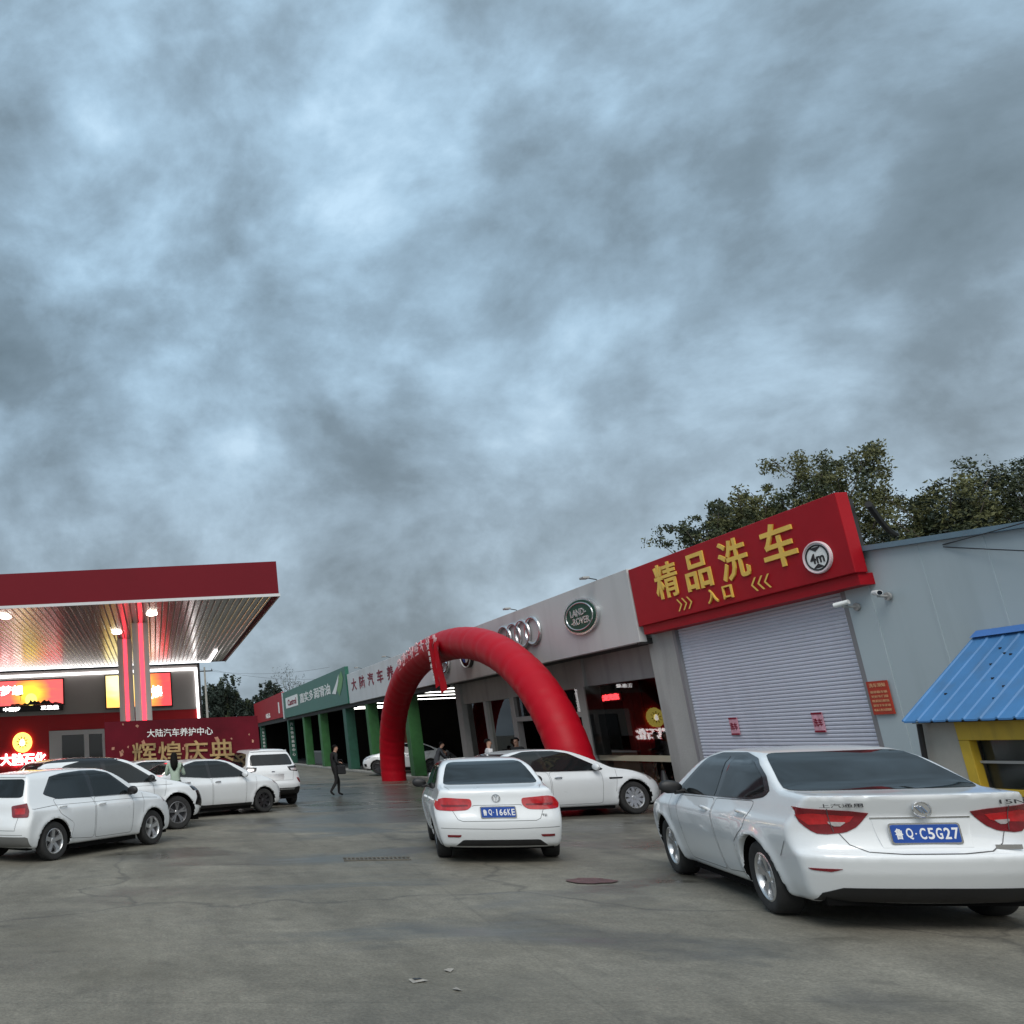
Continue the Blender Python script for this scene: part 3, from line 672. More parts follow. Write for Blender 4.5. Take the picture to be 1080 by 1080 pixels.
# --- car wash with roller shutter
WX = 11.0
t = thing('car_wash_building', 'car wash building with pale blue grey walls and a closed roller shutter', 'car wash', (15, 12, 0))
b = MB(); b.box(WX - .02, WX + .6, 19.02, 19.998, 0, 3.72); b.build('pillar', mt['render'], t, True, bevel=.01)
b = MB(); b.prism([(13.72, 0), (13.72, 4.14), (-3, 2.45), (-3, 0)], 0, WX - .02, WX + .2); 
for i in range(9):
    y_ = 12.75 - i * 1.0; b.prism([(y_, 0), (y_, 4.14 - (13.72 - y_) * .101 - .02), (y_ - .035, 4.14 - (13.72 - y_) * .101 - .025), (y_ - .035, 0)], 0, WX - .025, WX - .0195)
b.build('side_wall', mt['wall_blue'], t, True)
b = MB(); b.box(WX - .03, WX + .25, 13.723, 14.21, 0, 3.72); b.build('pillar', mt['wall_blue'], t, True)
b = MB(); b.box(WX + .1, WX + .3, 14.2, 19.99, 3.723, 4.15); b.build('upper_wall', mt['wall_blue'], t, True)
b = MB(); b.prism([(13.73, 4.143), (13.73, 4.22), (-3, 2.53), (-3, 2.453)], 0, WX - .10, WX + .24); b.build('roof_edge', M('blue_grey_flashing', (.13, .20, .25), rough=.45, var=.15), t, True)
b = MB(); b.box(WX + .21, 19, -3, 19.9, 2.4, 2.5); b.build('roof', mt['soffit_dark'], t, True)
mt['shutter'] = M('lilac_grey_shutter', (.55, .56, .64), rough=.45, var=.05, vscale=.7, dirt=(.30, .30, .36, .35))
b = MB(); z = 0.02; vs = []; fs = []
while z < 3.7:
    n0 = len(vs)
    prof = [(0.0, 0), (-.015, .014), (-.017, .040), (-.005, .055), (.004, .061)]
    for dx_, dz_ in prof: vs += [(WX + .06 + dx_, 14.21, z + dz_), (WX + .06 + dx_, 19.02, z + dz_)]
    fs += [(n0 + 2 * i, n0 + 2 * i + 1, n0 + 2 * i + 3, n0 + 2 * i + 2) for i in range(4)]
    z += .0625
b.add(vs, fs); sh = b.build('roller_shutter', mt['shutter'], t, True)
mt['guide'] = M('shutter_guide', (.20, .20, .21), rough=.5)
for y_ in (18.92, 14.215): b = MB(); b.box(WX - .025, WX + .1, y_, y_ + .095, 0, 3.7); b.build('guide_rail', mt['guide'], sh)
def notice(y_, z_, label):
    t = thing('paper_notice', label, 'notice', (WX + .03, y_, z_), 0, 'pink notices on the shutter')
    b = MB(); b.box(WX + .022, WX + .036, y_ - .12, y_ + .12, z_ - .16, z_ + .16); b.build('sheet', M('pink_notice', (.60, .30, .37), rough=.6, var=.35, vscale=14), t, True)
    b = MB(); put_text(b, '洗车', (WX + .020, y_, z_), *WL, .13, .2, .003, .02); b.box(WX + .018, WX + .021, y_ - .12, y_ + .12, z_ + .13, z_ + .16); b.box(WX + .018, WX + .021, y_ - .12, y_ + .12, z_ - .16, z_ - .13); b.build('lettering', mt['letter_red'], t, True)
notice(17.72, 1.63, 'small pink notice on the shutter, nearer the showroom')
notice(15.52, 1.64, 'small pink notice on the shutter, nearer the orange board')
t = thing('orange_notice_board', 'orange red notice board with pale text beside the shutter', 'notice', (WX - .06, 14.02, 1.73))
b = MB(); b.box(WX - .07, WX - .053, 13.81, 14.20, 1.72, 2.21); b.build('panel', M('orange_red_board', (.40, .035, .014), rough=.5, var=.15), t, True)
b = MB(); put_text(b, '洗车须知', (WX - .072, 14.0, 2.15), *WL, 06e-2, .30, .003, .005)
for i in range(5): put_text(b, ['请停稳车辆', '关好车门窗', '收起后视镜', '请勿下车走动', '听从工作人员指挥'][i], (WX - .072, 14.0, 2.05 - i * .066), *WL, .038, .32, .003, .004)
b.build('lettering', M('pale_orange_text', (.72, .42, .22), rough=.5), t, True)
t = thing('small_wall_plaque', 'small brown plaque on the grey pillar beside the showroom window', 'plaque', (LX - .1, 20.2, 1.9))
b = MB(); b.box(LX - .115, LX - .083, 19.85, 20.24, 1.78, 2.14); b.build('plate', M('brown_plaque', (.11, .035, .03), rough=.4, var=.2), t, True)
b = MB(); put_text(b, '入口', (LX - .117, 20.04, 1.97), *WL, .12, .26, .004, .0); b.build('lettering', mt['mullion'], t, True)

t = thing('car_wash_sign', 'big red sign box with yellow characters over the roller shutter', 'sign', (FX, 16.6, 3.8))
SX = 10.86
b = MB(); b.box(SX - .16, SX + .03, 13.56, 19.72, 3.80, 5.06); b.build('box', mt['sign_red'], t, True, bevel=.012)
b = MB(); b.box(SX - .10, WX + .095, 13.60, 19.66, 3.62, 3.797); b.build('lower_lip', mt['sign_red'], t, True)
b = MB()
for y_ in (13.8, 15.7, 17.6, 19.5): b.box(SX + .032, WX + .097, y_ - .04, y_ + .04, 3.82, 5.0)
b.build('mounting_frame', mt['black'], t, True)
tx = SX - .163
b = MB()
for ch, y_, z_, h_ in (('精', 18.35, 4.58, .72), ('品', 17.27, 4.56, .70), ('洗', 16.18, 4.56, .74), ('车', 14.98, 4.56, .76)):
    put_text(b, ch, (tx, y_, z_), *WL, h_, .80, .025, .014)
put_text(b, '入', (tx, 16.98, 4.02), *WL, .26, .30, .03, .012); put_text(b, '口', (tx, 16.52, 4.02), *WL, .24, .26, .03, .012)
for s_, y0 in ((-1, 17.86), (1, 15.62)):
    for k in range(3):
        yy = y0 + (k - 1) * .17
        b.add([(tx - .02, yy - s_ * .10, 4.14), (tx - .02, yy - s_ * .05, 4.14), (tx - .02, yy + s_ * .07, 4.02), (tx - .02, yy + s_ * .02, 4.02)], [(0, 1, 2, 3)])
        b.add([(tx - .02, yy - s_ * .10, 3.90), (tx - .02, yy - s_ * .05, 3.90), (tx - .02, yy + s_ * .07, 4.02), (tx - .02, yy + s_ * .02, 4.02)], [(0, 1, 2, 3)])
b.build('lettering', mt['letter_yellow'], t, True)
b = MB(); disc(b, tx - .02, tx + .002, 14.2, 4.17, .30, .255); lim = b.build('height_limit_disc', mt['letter_white'], t, True)
b = MB(); ring(b, (tx - .021, 14.2, 4.17), .285, .24, .018); lim2 = b.build('pale_rim', M('pale_pink_rim', (.72, .55, .57), rough=.6), lim)
b = MB(); ring(b, (tx - .022, 14.2, 4.17), .235, .195, .014); put_text(b, '4m', (tx - .022, 14.2, 4.16), *WL, .16, .30, .006, .02)
for s_ in (1, -1): b.add([(tx - .026, 14.2 - .13, 4.17 + s_ * .165), (tx - .026, 14.2 + .13, 4.17 + s_ * .165), (tx - .026, 14.2, 4.17 + s_ * .095)], [(0, 1, 2)])
b.build('lettering', mt['black'], lim)

# ------------------------------------------------------------------ blue roofed shed against the car wash wall
t = thing('guard_shed', 'small shed with blue ribbed metal roof and yellow window frame', 'shed', (10.4, 10, 0))
mt['blue_roof'] = M('blue_roof_sheet', (.055, .19, .41), rough=.5, var=.16, vscale=1.6, dirt=(.07, .14, .24, .55), bump=.04, bscale=6)
RX0, RZ0, RX1, RZ1, SY1 = 9.72, 1.61, 10.96, 2.68, 12.2
b = MB(); y = SY1; vs = []; ys = []
while y > -1:
    ys += [(y, .017), (y - .018, .017), (y - .032, 0), (y - .20, 0)]; y -= .22
n = len(ys)
for (yy, h) in ys: vs += [(RX0, yy, RZ0 + h), (RX1, yy, RZ1 + h)]
b.add(vs, [(2 * i, 2 * i + 1, 2 * i + 3, 2 * i + 2) for i in range(n - 1)])
vs2 = [(v[0], v[1], v[2] - .02) for v in vs]; b.add(vs2, [(2 * i, 2 * i + 2, 2 * i + 3, 2 * i + 1) for i in range(n - 1)])
b.add([vs[0], vs[1], vs2[1], vs2[0]], [(0, 1, 2, 3)]); b.add([vs[i] for i in range(0, 2 * n, 2)] + [vs2[i] for i in range(0, 2 * n, 2)], [(i, i + 1, n + i + 1, n + i) for i in range(n - 1)])
rf = b.build('roof', mt['blue_roof'], t, True)
b = MB(); b.add([(RX1 - .10, SY1 + .0, RZ1 - .035), (RX1 + .01, SY1 + .0, RZ1 + .055), (RX1 + .01, -1, RZ1 + .055), (RX1 - .10, -1, RZ1 - .035)], [(0, 1, 2, 3)]); b.build('ridge_flashing', M('ridge_blue', (.055, .17, .46), rough=.45, var=.1), rf)
b = MB(); r_ = random.Random(5)
for i in range(26):
    q = .2 + .65 * r_.random(); yy = 12.2 - r_.random() * 5
    b.box(RX0 + (RX1 - RX0) * q - .010, RX0 + (RX1 - RX0) * q + .010, yy - .012, yy + .012, RZ0 + (RZ1 - RZ0) * q - .01, RZ0 + (RZ1 - RZ0) * q + .016)
b.build('screw_caps', mt['black'], rf)
mt['shed_wall'] = M('shed_grey_plaster', (.42, .395, .35), rough=.85, var=.18, vscale=1.6, bump=.2, dirt=(.19, .18, .165, .5))
b = MB(); b.box(9.95, 10.96, 11.72, 12.25, 0, 1.64); b.box(9.95, 10.96, -1, 11.719, 0, .72); b.box(10.06, 10.96, 9.5, 11.719, .72, .74); b.build('wall', mt['shed_wall'], t, True)
mt['yellow_paint'] = M('yellow_window_paint', (.60, .40, .035), rough=.5, var=.15, vscale=3, dirt=(.30, .20, .03, .4))
b = MB(); b.box(9.93, 10.03, -1, 11.70, 1.36, 1.70); b.box(9.93, 10.03, 11.56, 11.70, .725, 1.358); b.box(9.93, 10.03, -1, 11.558, .725, .80); b.box(9.93, 10.03, 9.6, 9.72, .803, 1.357); fr_ = b.build('window_frame', mt['yellow_paint'], t, True, bevel=.008)
b = MB(); b.box(10.06, 10.07, -1, 11.56, .80, 1.42); b.build('pane', M('shed_window_glass', (.02, .024, .022), rough=.08), fr_)
b = MB(); b.box(10.0, 10.05, -1, 11.56, 1.09, 1.12); b.build('window_bar', mt['mullion'], fr_)
b = MB(); b.tube([(9.86, 12.12, 1.57), (9.9, 12.35, .0)], .03, 8); b.build('drain_pipe', mt['black'], t, True)
b = MB(); b.box(9.80, 10.95, -1, 12.15, 1.58, 1.595); b.build('eave_board', mt['soffit_dark'], t, True)

# ------------------------------------------------------------------ cameras, floodlights, cables
def cctv(x_, y_, z_, dy, label):
    t = thing('security_camera', label, 'camera', (x_, y_, z_), 0, 'security cameras beside the shutter')
    b = MB(); b.tube([(WX - .06, y_, z_ - .02), (x_, y_ , z_ - .01)], .018, 8); b.tube([(WX - .07, y_, z_ - .02), (WX - .04, y_, z_ - .02)], .06, 12); b.build('bracket', mt['mullion'], t, True, True)
    d = Vector((-.35, dy, -.12)).normalized(); c = Vector((x_, y_, z_ + .04))
    b = MB(); b.tube([c - d * .10, c + d * .11], [.036, .040], 12); ho = b.build('housing', mt['letter_white'], t, True, True)
    b = MB(); b.tube([c + d * .111, c + d * .115], .032, 12); b.build('lens', mt['gloss_black'], ho)
cctv(WX - .20, 13.40, 3.42, -.9, 'white bullet camera on the blue grey wall, aimed away from the shutter')
cctv(WX - .26, 14.02, 3.36, .9, 'white bullet camera over the shutter corner, aimed along the shop row')
def flood(y_, z_, label):
    t = thing('floodlight', label, 'floodlight', (FX, y_, z_), 0, 'floodlights on the sign boards')
    b = MB(); b.tube([(FX + .08, y_, z_), (FX + .02, y_, z_ + .05), (FX - .2, y_, z_ + .10)], .013, 6); b.build('arm', mt['black'], t, True)
    b = MB(); b.box(FX - .32, FX - .16, y_ - .10, y_ + .10, z_ + .07, z_ + .12); b.build('lamp', mt['mullion'], t, True, bevel=.01)
for y_, l in ((21.2, 'small floodlight on the grey fascia above the oval emblem'), (45.8, 'small floodlight above the white sign, nearer the green sign'), (40.2, 'small floodlight above the white sign, beside the arch'), (26.0, 'small floodlight on the grey fascia, above the ring emblem')):
    flood(y_, 5.08 if y_ < 33 else 5.12, l)
def cable(name, label, pts, r, cat='cable', sag=0.0):
    p0, p1 = Vector(pts[0]), Vector(pts[1]); q = [p0.lerp(p1, i / 16) - Vector((0, 0, sag * 4 * (i / 16) * (1 - i / 16))) for i in range(17)]
    b = MB(); b.tube(q, r, 6); return tag(b.build(name, mt['black']), label, cat)
cable('power_cable', 'thick black cable running from the red sign box into the trees', [(SX + .3, 13.56, 4.85), (15.2, 18.0, 5.25)], .05, sag=.12)
cable('power_cable', 'upper thin wire strung across the pale blue grey wall', [(WX - .04, 12.3, 3.93), (WX - 1.0, 6.0, 3.95)], .008, sag=.05)
cable('power_cable', 'lower thin wire strung across the pale blue grey wall', [(WX - .04, 12.3, 3.90), (WX - .6, 6.0, 2.4)], .008, sag=.05)

# ------------------------------------------------------------------ inflatable arch
t = thing('inflatable_arch', 'red inflatable arch standing in front of the shop row', 'arch', (9.7, 29.7, 0))
AC, AA, AH, AR, AXX = 29.75, 8.15, 4.52, .49, 9.7
def arch_pt(s):
    a = PI * s; c, d = math.cos(a), math.sin(a)
    return Vector((AXX, AC - AA * math.copysign(abs(c) ** .92, c), AH * abs(d) ** .92))
b = MB(); n = 198; seg = 32; vs = []; fs = []
for i in range(n + 1):
    s = i / n; p = arch_pt(s); tg = (arch_pt(min(1, s + .004)) - arch_pt(max(0, s - .004))).normalized()
    u = Vector((1, 0, 0)); w = tg.cross(u)
    rr = AR * (1.0 - .045 * math.exp(-(((i % 9) - 4) / .9) ** 2) + .012 * math.cos(((i % 9) - 4) * .5))
    for k in range(seg):
        a = 2 * PI * k / seg; r2 = rr * (1 + .006 * math.sin(5 * a + i * .9) * (1 if i % 9 in (3, 4, 5) else .35))
        q = p + (u * math.cos(a) + w * math.sin(a)) * r2
        q.z = max(q.z, .005)
        vs.append(q)
for i in range(n):
    for k in range(seg): fs.append((i * seg + k, i * seg + (k + 1) % seg, (i + 1) * seg + (k + 1) % seg, (i + 1) * seg + k))
fs.append(tuple(range(seg))); fs.append(tuple(n * seg + k for k in range(seg)))
b.add(vs, fs)
mt['arch'] = M('red_arch_nylon', (.40, .002, .012), rough=.5, spec=.22, var=.07, vscale=1.0, bump=.35, bscale=3.0)
b.build('tube', mt['arch'], t, True, True, angle=60)
b = MB()
for i, ch in enumerate('热烈庆祝盛大开业'):
    # letters run over the top of the arch
    s = .635 - i * .0225
    p = arch_pt(s); tg = (arch_pt(s - .004) - arch_pt(s + .004)).normalized()
    up = Vector((-1, 0, 0)).cross(tg); up = -up if up.z < 0 else up
    put_text(b, ch, p + Vector((-.455, 0, 0)) + up * .13, tg, up, .42, .50, .03, .012)
b.build('lettering', M('pale_arch_letters', (.70, .48, .50), rough=.5, var=.2), t, True)
def ribbon(y_, z0, z1, w_, label, light):
    t2 = thing('hanging_ribbon', label, 'ribbon', (AXX - .5, y_, z1), 0, 'ribbons hanging from the arch')
    b = MB(); vs = []
    for i in range(15):
        q = i / 14; z_ = z1 + (z0 - z1) * q
        for j in range(5):
            vs.append((AXX - .53 - .06 * math.sin(j * 1.6 + q * 5) - .05 * q, y_ + (j / 4 - .5) * w_ * (1 + q * .25) - q * .12, z_ - (0.05 * j if i == 14 else 0)))
    b.add(vs, [(i * 5 + j, i * 5 + j + 1, i * 5 + j + 6, i * 5 + j + 5) for i in range(14) for j in range(4)])
    o = b.build('cloth', mt['sign_red'], t2, True, True)
    if light:
        b = MB()
        for i, ch in enumerate('庆祝开业大吉'): put_text(b, ch, (AXX - .66, y_ + .06 - i * .03, z1 - .25 - i * .20), *WL, .15, .18, .005, .02)
        b.build('lettering', mt['letter_white'], t2, True)
ribbon(29.1, 3.25, 4.72, .42, 'red ribbon with white characters hanging from the arch', True)
ribbon(28.65, 3.05, 4.6, .46, 'plain red ribbon hanging from the arch', False)

# ------------------------------------------------------------------ small things on the ground
mt['bark_pit'] = M('drain_dirt', (.035, .032, .028), rough=.9, var=.4, vscale=9)
t = thing('drain_grate', 'rusty drain grate set in the concrete left of the car', 'drain', (3.1, 13.58, 0), R(-9))
b = MB()
for i in range(15): b.box(-.42 + i * .058, -.40 + i * .058, -.11, .11, .002, .016)
b.box(-.46, .46, -.14, -.11, .002, .018); b.box(-.46, .46, .11, .14, .002, .018)
b.build('bars', M('rusty_iron', (.14, .13, .11), rough=.7, metal=.4, var=.4, vscale=6), t)
b = MB(); b.box(-.45, .45, -.11, .11, .0015, .003); b.build('pit', mt['bark_pit'], t)
b = MB(); r_ = random.Random(8); k = 22
b.add([(4.88 + .27 * math.cos(2 * PI * i / k) * (.85 + .3 * r_.random()), 10.98 + .21 * math.sin(2 * PI * i / k) * (.85 + .3 * r_.random()), .012) for i in range(k)] + [(4.88, 10.98, .022)], [(i, (i + 1) % k, k) for i in range(k)])
tag(b.build('red_cloth', M('wet_red_cloth', (.095, .038, .034), rough=.5, var=.4, vscale=7, bump=.5), smooth=True), 'flattened dark red cloth lying on the concrete behind the saloon', 'cloth')
def litter(x_, y_, s_, rz, label, dark=False):
    t = thing('paper_scrap', label, 'litter', (x_, y_, 0), rz, 'paper scraps on the concrete')
    b = MB(); b.add([(-s_, -s_ * .6, .004), (s_, -s_ * .7, .012), (s_ * .9, s_ * .5, .006), (-s_ * .8, s_ * .6, .014), (0, 0, .02)], [(0, 1, 4), (1, 2, 4), (2, 3, 4), (3, 0, 4)]); b.build('paper', M('scrap_paper', (.28, .265, .24), rough=.8, var=.3, vscale=20) if 'scrap' not in mt else mt['scrap'], t)
    if dark:
        b = MB(); b.add([(-s_ * .5, -s_ * .3, .0195), (s_ * .5, -s_ * .35, .0195), (s_ * .5, s_ * .25, .0195), (-s_ * .5, s_ * .3, .0195)], [(0, 1, 2, 3)]); b.build('print', mt['black'], t)
litter(1.77, 6.92, .06, .3, 'largest paper scrap on the concrete, with a dark printed middle', True)
litter(2.07, 7.18, .04, 1.0, 'plain pale paper scrap lying farthest from the camera')
litter(1.96, 6.66, .032, 2.0, 'smallest plain paper scrap lying nearest the camera')
def cone(x_, y_, label):
    t = thing('traffic_cone', label, 'traffic cone', (x_, y_, 0), 0, 'dark cones by the showroom')
    b = MB(); b.lathe([(.20, .03), (.17, .06), (.035, .78), (.0, .79)], 'Z', (0, 0, 0), 20); b.build('body', mt['black'], t, smooth=True)
    b = MB(); b.box(-.23, .23, -.23, .23, 0, .035); b.build('base', mt['rubber'], t, bevel=.01)
cone(10.75, 19.95, 'black cone by the showroom wall, nearer the arch')
cone(11.05, 19.35, 'black cone by the grey pillar next to the shutter')

# ------------------------------------------------------------------ trees
def leaf_mat(name, c, v=.45):
    return M(name, c, rough=.6, var=v, vscale=1.3, spec=.3)
mt['leafA'] = leaf_mat('dark_olive_leaves', (.045, .058, .027)); mt['leafB'] = leaf_mat('dull_yellow_green_leaves', (.095, .100, .038)); mt['leafC'] = leaf_mat('deep_green_leaves', (.022, .034, .024))
mt['leafD'] = leaf_mat('far_dark_green_leaves', (.030, .045, .036)); mt['bark'] = M('bark', (.10, .085, .07), rough=.9, var=.35, vscale=4, bump=.4)
def tree(name, label, x_, y_, h, rad, mats, nleaf, ls, seed, crown0=.3, spiky=0.0, group=None, cat='tree', sparse=1.0):
    r_ = random.Random(seed); t = thing(name, label, cat, (x_, y_, 0), r_.random() * 6, group)
    H_ = h; b = MB(); b.tube([(0, 0, 0), (.05, .03, h * .3), (-.05, .1, h * .6), (.05, .05, h * .92)], [.028 * h * .7, .02 * h * .7, .012 * h * .7, .02], 8)
    nb = 26; tips = []
    for i in range(nb):
        z0 = h * (crown0 + (.90 - crown0) * i / nb); a = i * 2.4 + r_.random() * .6; q = (z0 / h - crown0) / (1 - crown0)
        ext = rad * (math.sin(PI * min(1, .18 + q * .75)) ** .8) * (.7 + .5 * r_.random()); rise = h * (.10 + .12 * r_.random()) * (1 + spiky) * (1 - .55 * q)
        p0 = Vector((0, .05, z0)); p2 = Vector((ext * math.cos(a), ext * math.sin(a), z0 + rise)); p1 = p0.lerp(p2, .5) + Vector((0, 0, -rise * .12))
        b.tube([p0, p1, p2], [.055 * (1 - q * .6), .035 * (1 - q * .5), .01], 5); tips.append((p0, p1, p2))
    tips.append((Vector((0, 0, h * .72)), Vector((0, 0, h * .82)), Vector((0, 0, h * .93))))
    bt = b
    clumps = []
    for p0, p1, p2 in tips:
        for k in range(9):
            q = .25 + .8 * r_.random(); c = p0.lerp(p2, q) + Vector((r_.gauss(0, 1), r_.gauss(0, 1), r_.gauss(0, 1) * (.8 + spiky))) * rad * .15
            clumps.append((c, rad * (.08 + .10 * r_.random()), r_.random()))
    b = MB(); per = max(4, int(nleaf / len(clumps)))
    for c, cr_, tone in clumps:
        nn = int(per * (.5 + r_.random()))
        mi = 0 if tone < .55 else (1 if tone < .8 else 2)
        for k in range(nn):
            gs = lambda sd_: max(-1.5 * sd_, min(1.5 * sd_, r_.gauss(0, sd_)))
            d = Vector((gs(1), gs(1), gs(.8 + spiky * .7)))
            p = c + d * cr_ * .62 * sparse
            ax = Vector((r_.gauss(0, 1), r_.gauss(0, 1), r_.gauss(0, .7))).normalized(); u = ax.orthogonal().normalized(); u = (Matrix.Rotation(r_.random() * 6.28, 3, ax) @ u); w = ax.cross(u)
            s1 = ls * (.6 + .8 * r_.random())
            b.add([p - u * s1, p + w * s1 * .45 + ax * s1 * .1, p + u * s1, p - w * s1 * .45 + ax * s1 * .1], [(0, 1, 2, 3)], mi)
    k_ = H_ / max(v[2] for v in b.v); b.v = [(v[0], v[1], v[2] * k_) for v in b.v]; bt.v = [(v[0], v[1], v[2] * k_) for v in bt.v]
    bt.build('trunk', mt['bark'], t, smooth=True); b.build('crown', [mt[m] for m in mats], t)
    return t
G1 = 'trees behind the car wash'
tree('broadleaf_tree', 'olive leaved tree showing just above the left end of the red sign box', 18.3, 28.5, 8.69, 1.3, ('leafA', 'leafB', 'leafC'), 16000, .055, 3, .4, group=G1)
tree('broadleaf_tree', 'olive leaved tree showing above the middle of the red sign box', 19.6, 28.8, 9.43, 1.5, ('leafB', 'leafA', 'leafA'), 22000, .055, 61, .35, .3, group=G1)
tree('broadleaf_tree', 'yellow green tree with a ragged top left of the tallest tree', 20.8, 28.5, 9.86, 1.5, ('leafB', 'leafA', 'leafA'), 24000, .055, 4, .35, .3, group=G1)
tree('broadleaf_tree', 'tallest yellow green tree behind the upper corner of the red sign box', 22.2, 28.0, 10.4, 1.8, ('leafB', 'leafA', 'leafB'), 26000, .055, 5, .3, .4, group=G1)
tree('broadleaf_tree', 'dull green tree just right of the red sign box', 22.9, 25.5, 9.12, 1.9, ('leafB', 'leafA', 'leafC'), 28000, .055, 9, .25, .7, group=G1)
tree('broadleaf_tree', 'dark tree filling the dip behind the top edge of the blue grey wall', 24.6, 26.5, 8.82, 1.9, ('leafA', 'leafC', 'leafB'), 26000, .055, 51, .2, .9, group=G1)
tree('broadleaf_tree', 'dark tree above the middle of the pale blue grey wall', 24.4, 24.4, 8.94, 1.9, ('leafA', 'leafC', 'leafA'), 28000, .055, 14, .25, 1.0, group=G1)
tree('broadleaf_tree', 'darkest tree behind the wall at the edge of the picture', 26.4, 24.5, 8.98, 1.9, ('leafC', 'leafC', 'leafA'), 28000, .055, 21, .2, .9, group=G1)
tree('broadleaf_tree', 'low dark tree half hidden behind the end of the wall', 25.6, 22.4, 7.36, 1.8, ('leafC', 'leafA', 'leafC'), 16000, .055, 27, .2, .2, group=G1)
G2 = 'far trees between the station and the shops'
tree('poplar_tree', 'tallest dark far tree just right of the station shop', 8.7, 108, 9.9, 2.0, ('leafD', 'leafC', 'leafA'), 9000, .20, 31, .1, 1.6, group=G2)
tree('poplar_tree', 'narrow dark far tree beside the concrete pole', 6.9, 106, 8.9, 1.4, ('leafD', 'leafC', 'leafD'), 7000, .19, 33, .1, 1.6, group=G2)
tree('poplar_tree', 'lower dark far tree left of the red sign board', 11.0, 109, 7.6, 2.0, ('leafD', 'leafC', 'leafA'), 7000, .2, 37, .1, 1.2, group=G2)
tree('poplar_tree', 'dark far tree with spread branches above the red sign board', 13.7, 106, 8.9, 1.6, ('leafC', 'leafD', 'leafC'), 7000, .2, 41, .2, 1.5, group=G2)
tree('poplar_tree', 'thin pale bare tree above the end of the green sign', 16.6, 108, 11.0, 2.0, ('leafD', 'leafB', 'leafD'), 3000, .07, 43, .3, 1.5, group=G2, sparse=.8)
t = thing('utility_pole', 'pale concrete utility pole beside the station shop', 'utility pole', (6.1, 100, 0))
b = MB(); b.tube([(0, 0, 0), (0, 0, 10.2)], [.17, .10], 10); b.build('pole', mt['kerb'], t, smooth=True)
b = MB(); b.box(-.9, .9, -.05, .05, 9.7, 9.82)
for k in (-.8, 0, .8): b.tube([(k, 0, 9.82), (k, 0, 10.0)], .05, 6)
b.build('crossarm', mt['black'], t)
for k, l in ((-.8, 'left'), (.8, 'right')):
    cable('overhead_wire', ('upper' if k < 0 else 'lower') + ' overhead wire running from the concrete pole over the shops', [(6.1 + k, 100, 10.0 if k < 0 else 9.9), (20 + k, 96, 9.3 if k < 0 else 8.2)], .012, 'wire', .6)

# ------------------------------------------------------------------ cars
def chaikin(P, it=2, keep=()):
    P = np.array(P, float)
    for _ in range(it):
        Q = np.roll(P, -1, 0); a = .78 * P + .22 * Q; b_ = .22 * P + .78 * Q
        P = np.stack([a, b_], 1).reshape(-1, 2)
    return P
class Table2D:
    """signed distance to a polygon, sampled on a fine grid"""
    def __init__(s, poly, h=.012, pad=.45):
        P = np.array(poly); s.lo = P.min(0) - pad; s.h = h
        n = np.ceil((P.max(0) + pad - s.lo) / h).astype(int) + 1; s.n = n
        U, V = np.meshgrid(s.lo[0] + h * np.arange(n[0]), s.lo[1] + h * np.arange(n[1]), indexing='ij')
        d = np.full(U.shape, 1e9); ins = np.zeros(U.shape, bool)
        for i in range(len(P)):
            a, b_ = P[i], P[(i + 1) % len(P)]; e = b_ - a; L2 = e @ e
            if L2 < 1e-12: continue
            wx, wy = U - a[0], V - a[1]; tt = np.clip((wx * e[0] + wy * e[1]) / L2, 0, 1)
            d = np.minimum(d, (wx - tt * e[0]) ** 2 + (wy - tt * e[1]) ** 2)
            if a[1] != b_[1]:
                c = (a[1] > V) != (b_[1] > V); ins ^= c & (U < e[0] * (V - a[1]) / e[1] + a[0])
        s.T = np.sqrt(d) * np.where(ins, -1, 1)
    def __call__(s, u, v):
        fu = np.clip((u - s.lo[0]) / s.h, 0, s.n[0] - 1.001); fv = np.clip((v - s.lo[1]) / s.h, 0, s.n[1] - 1.001)
        i = fu.astype(int); j = fv.astype(int); a = fu - i; b_ = fv - j; T = s.T
        return (T[i, j] * (1 - a) + T[i + 1, j] * a) * (1 - b_) + (T[i, j + 1] * (1 - a) + T[i + 1, j + 1] * a) * b_
def sstep(x, a, b_):
    t = np.clip((x - a) / (b_ - a), 0, 1); return t * t * (3 - 2 * t)
def smax(a, b_, k):
    h = np.maximum(k - np.abs(a - b_), 0) / k; return np.maximum(a, b_) + h * h * k * .25
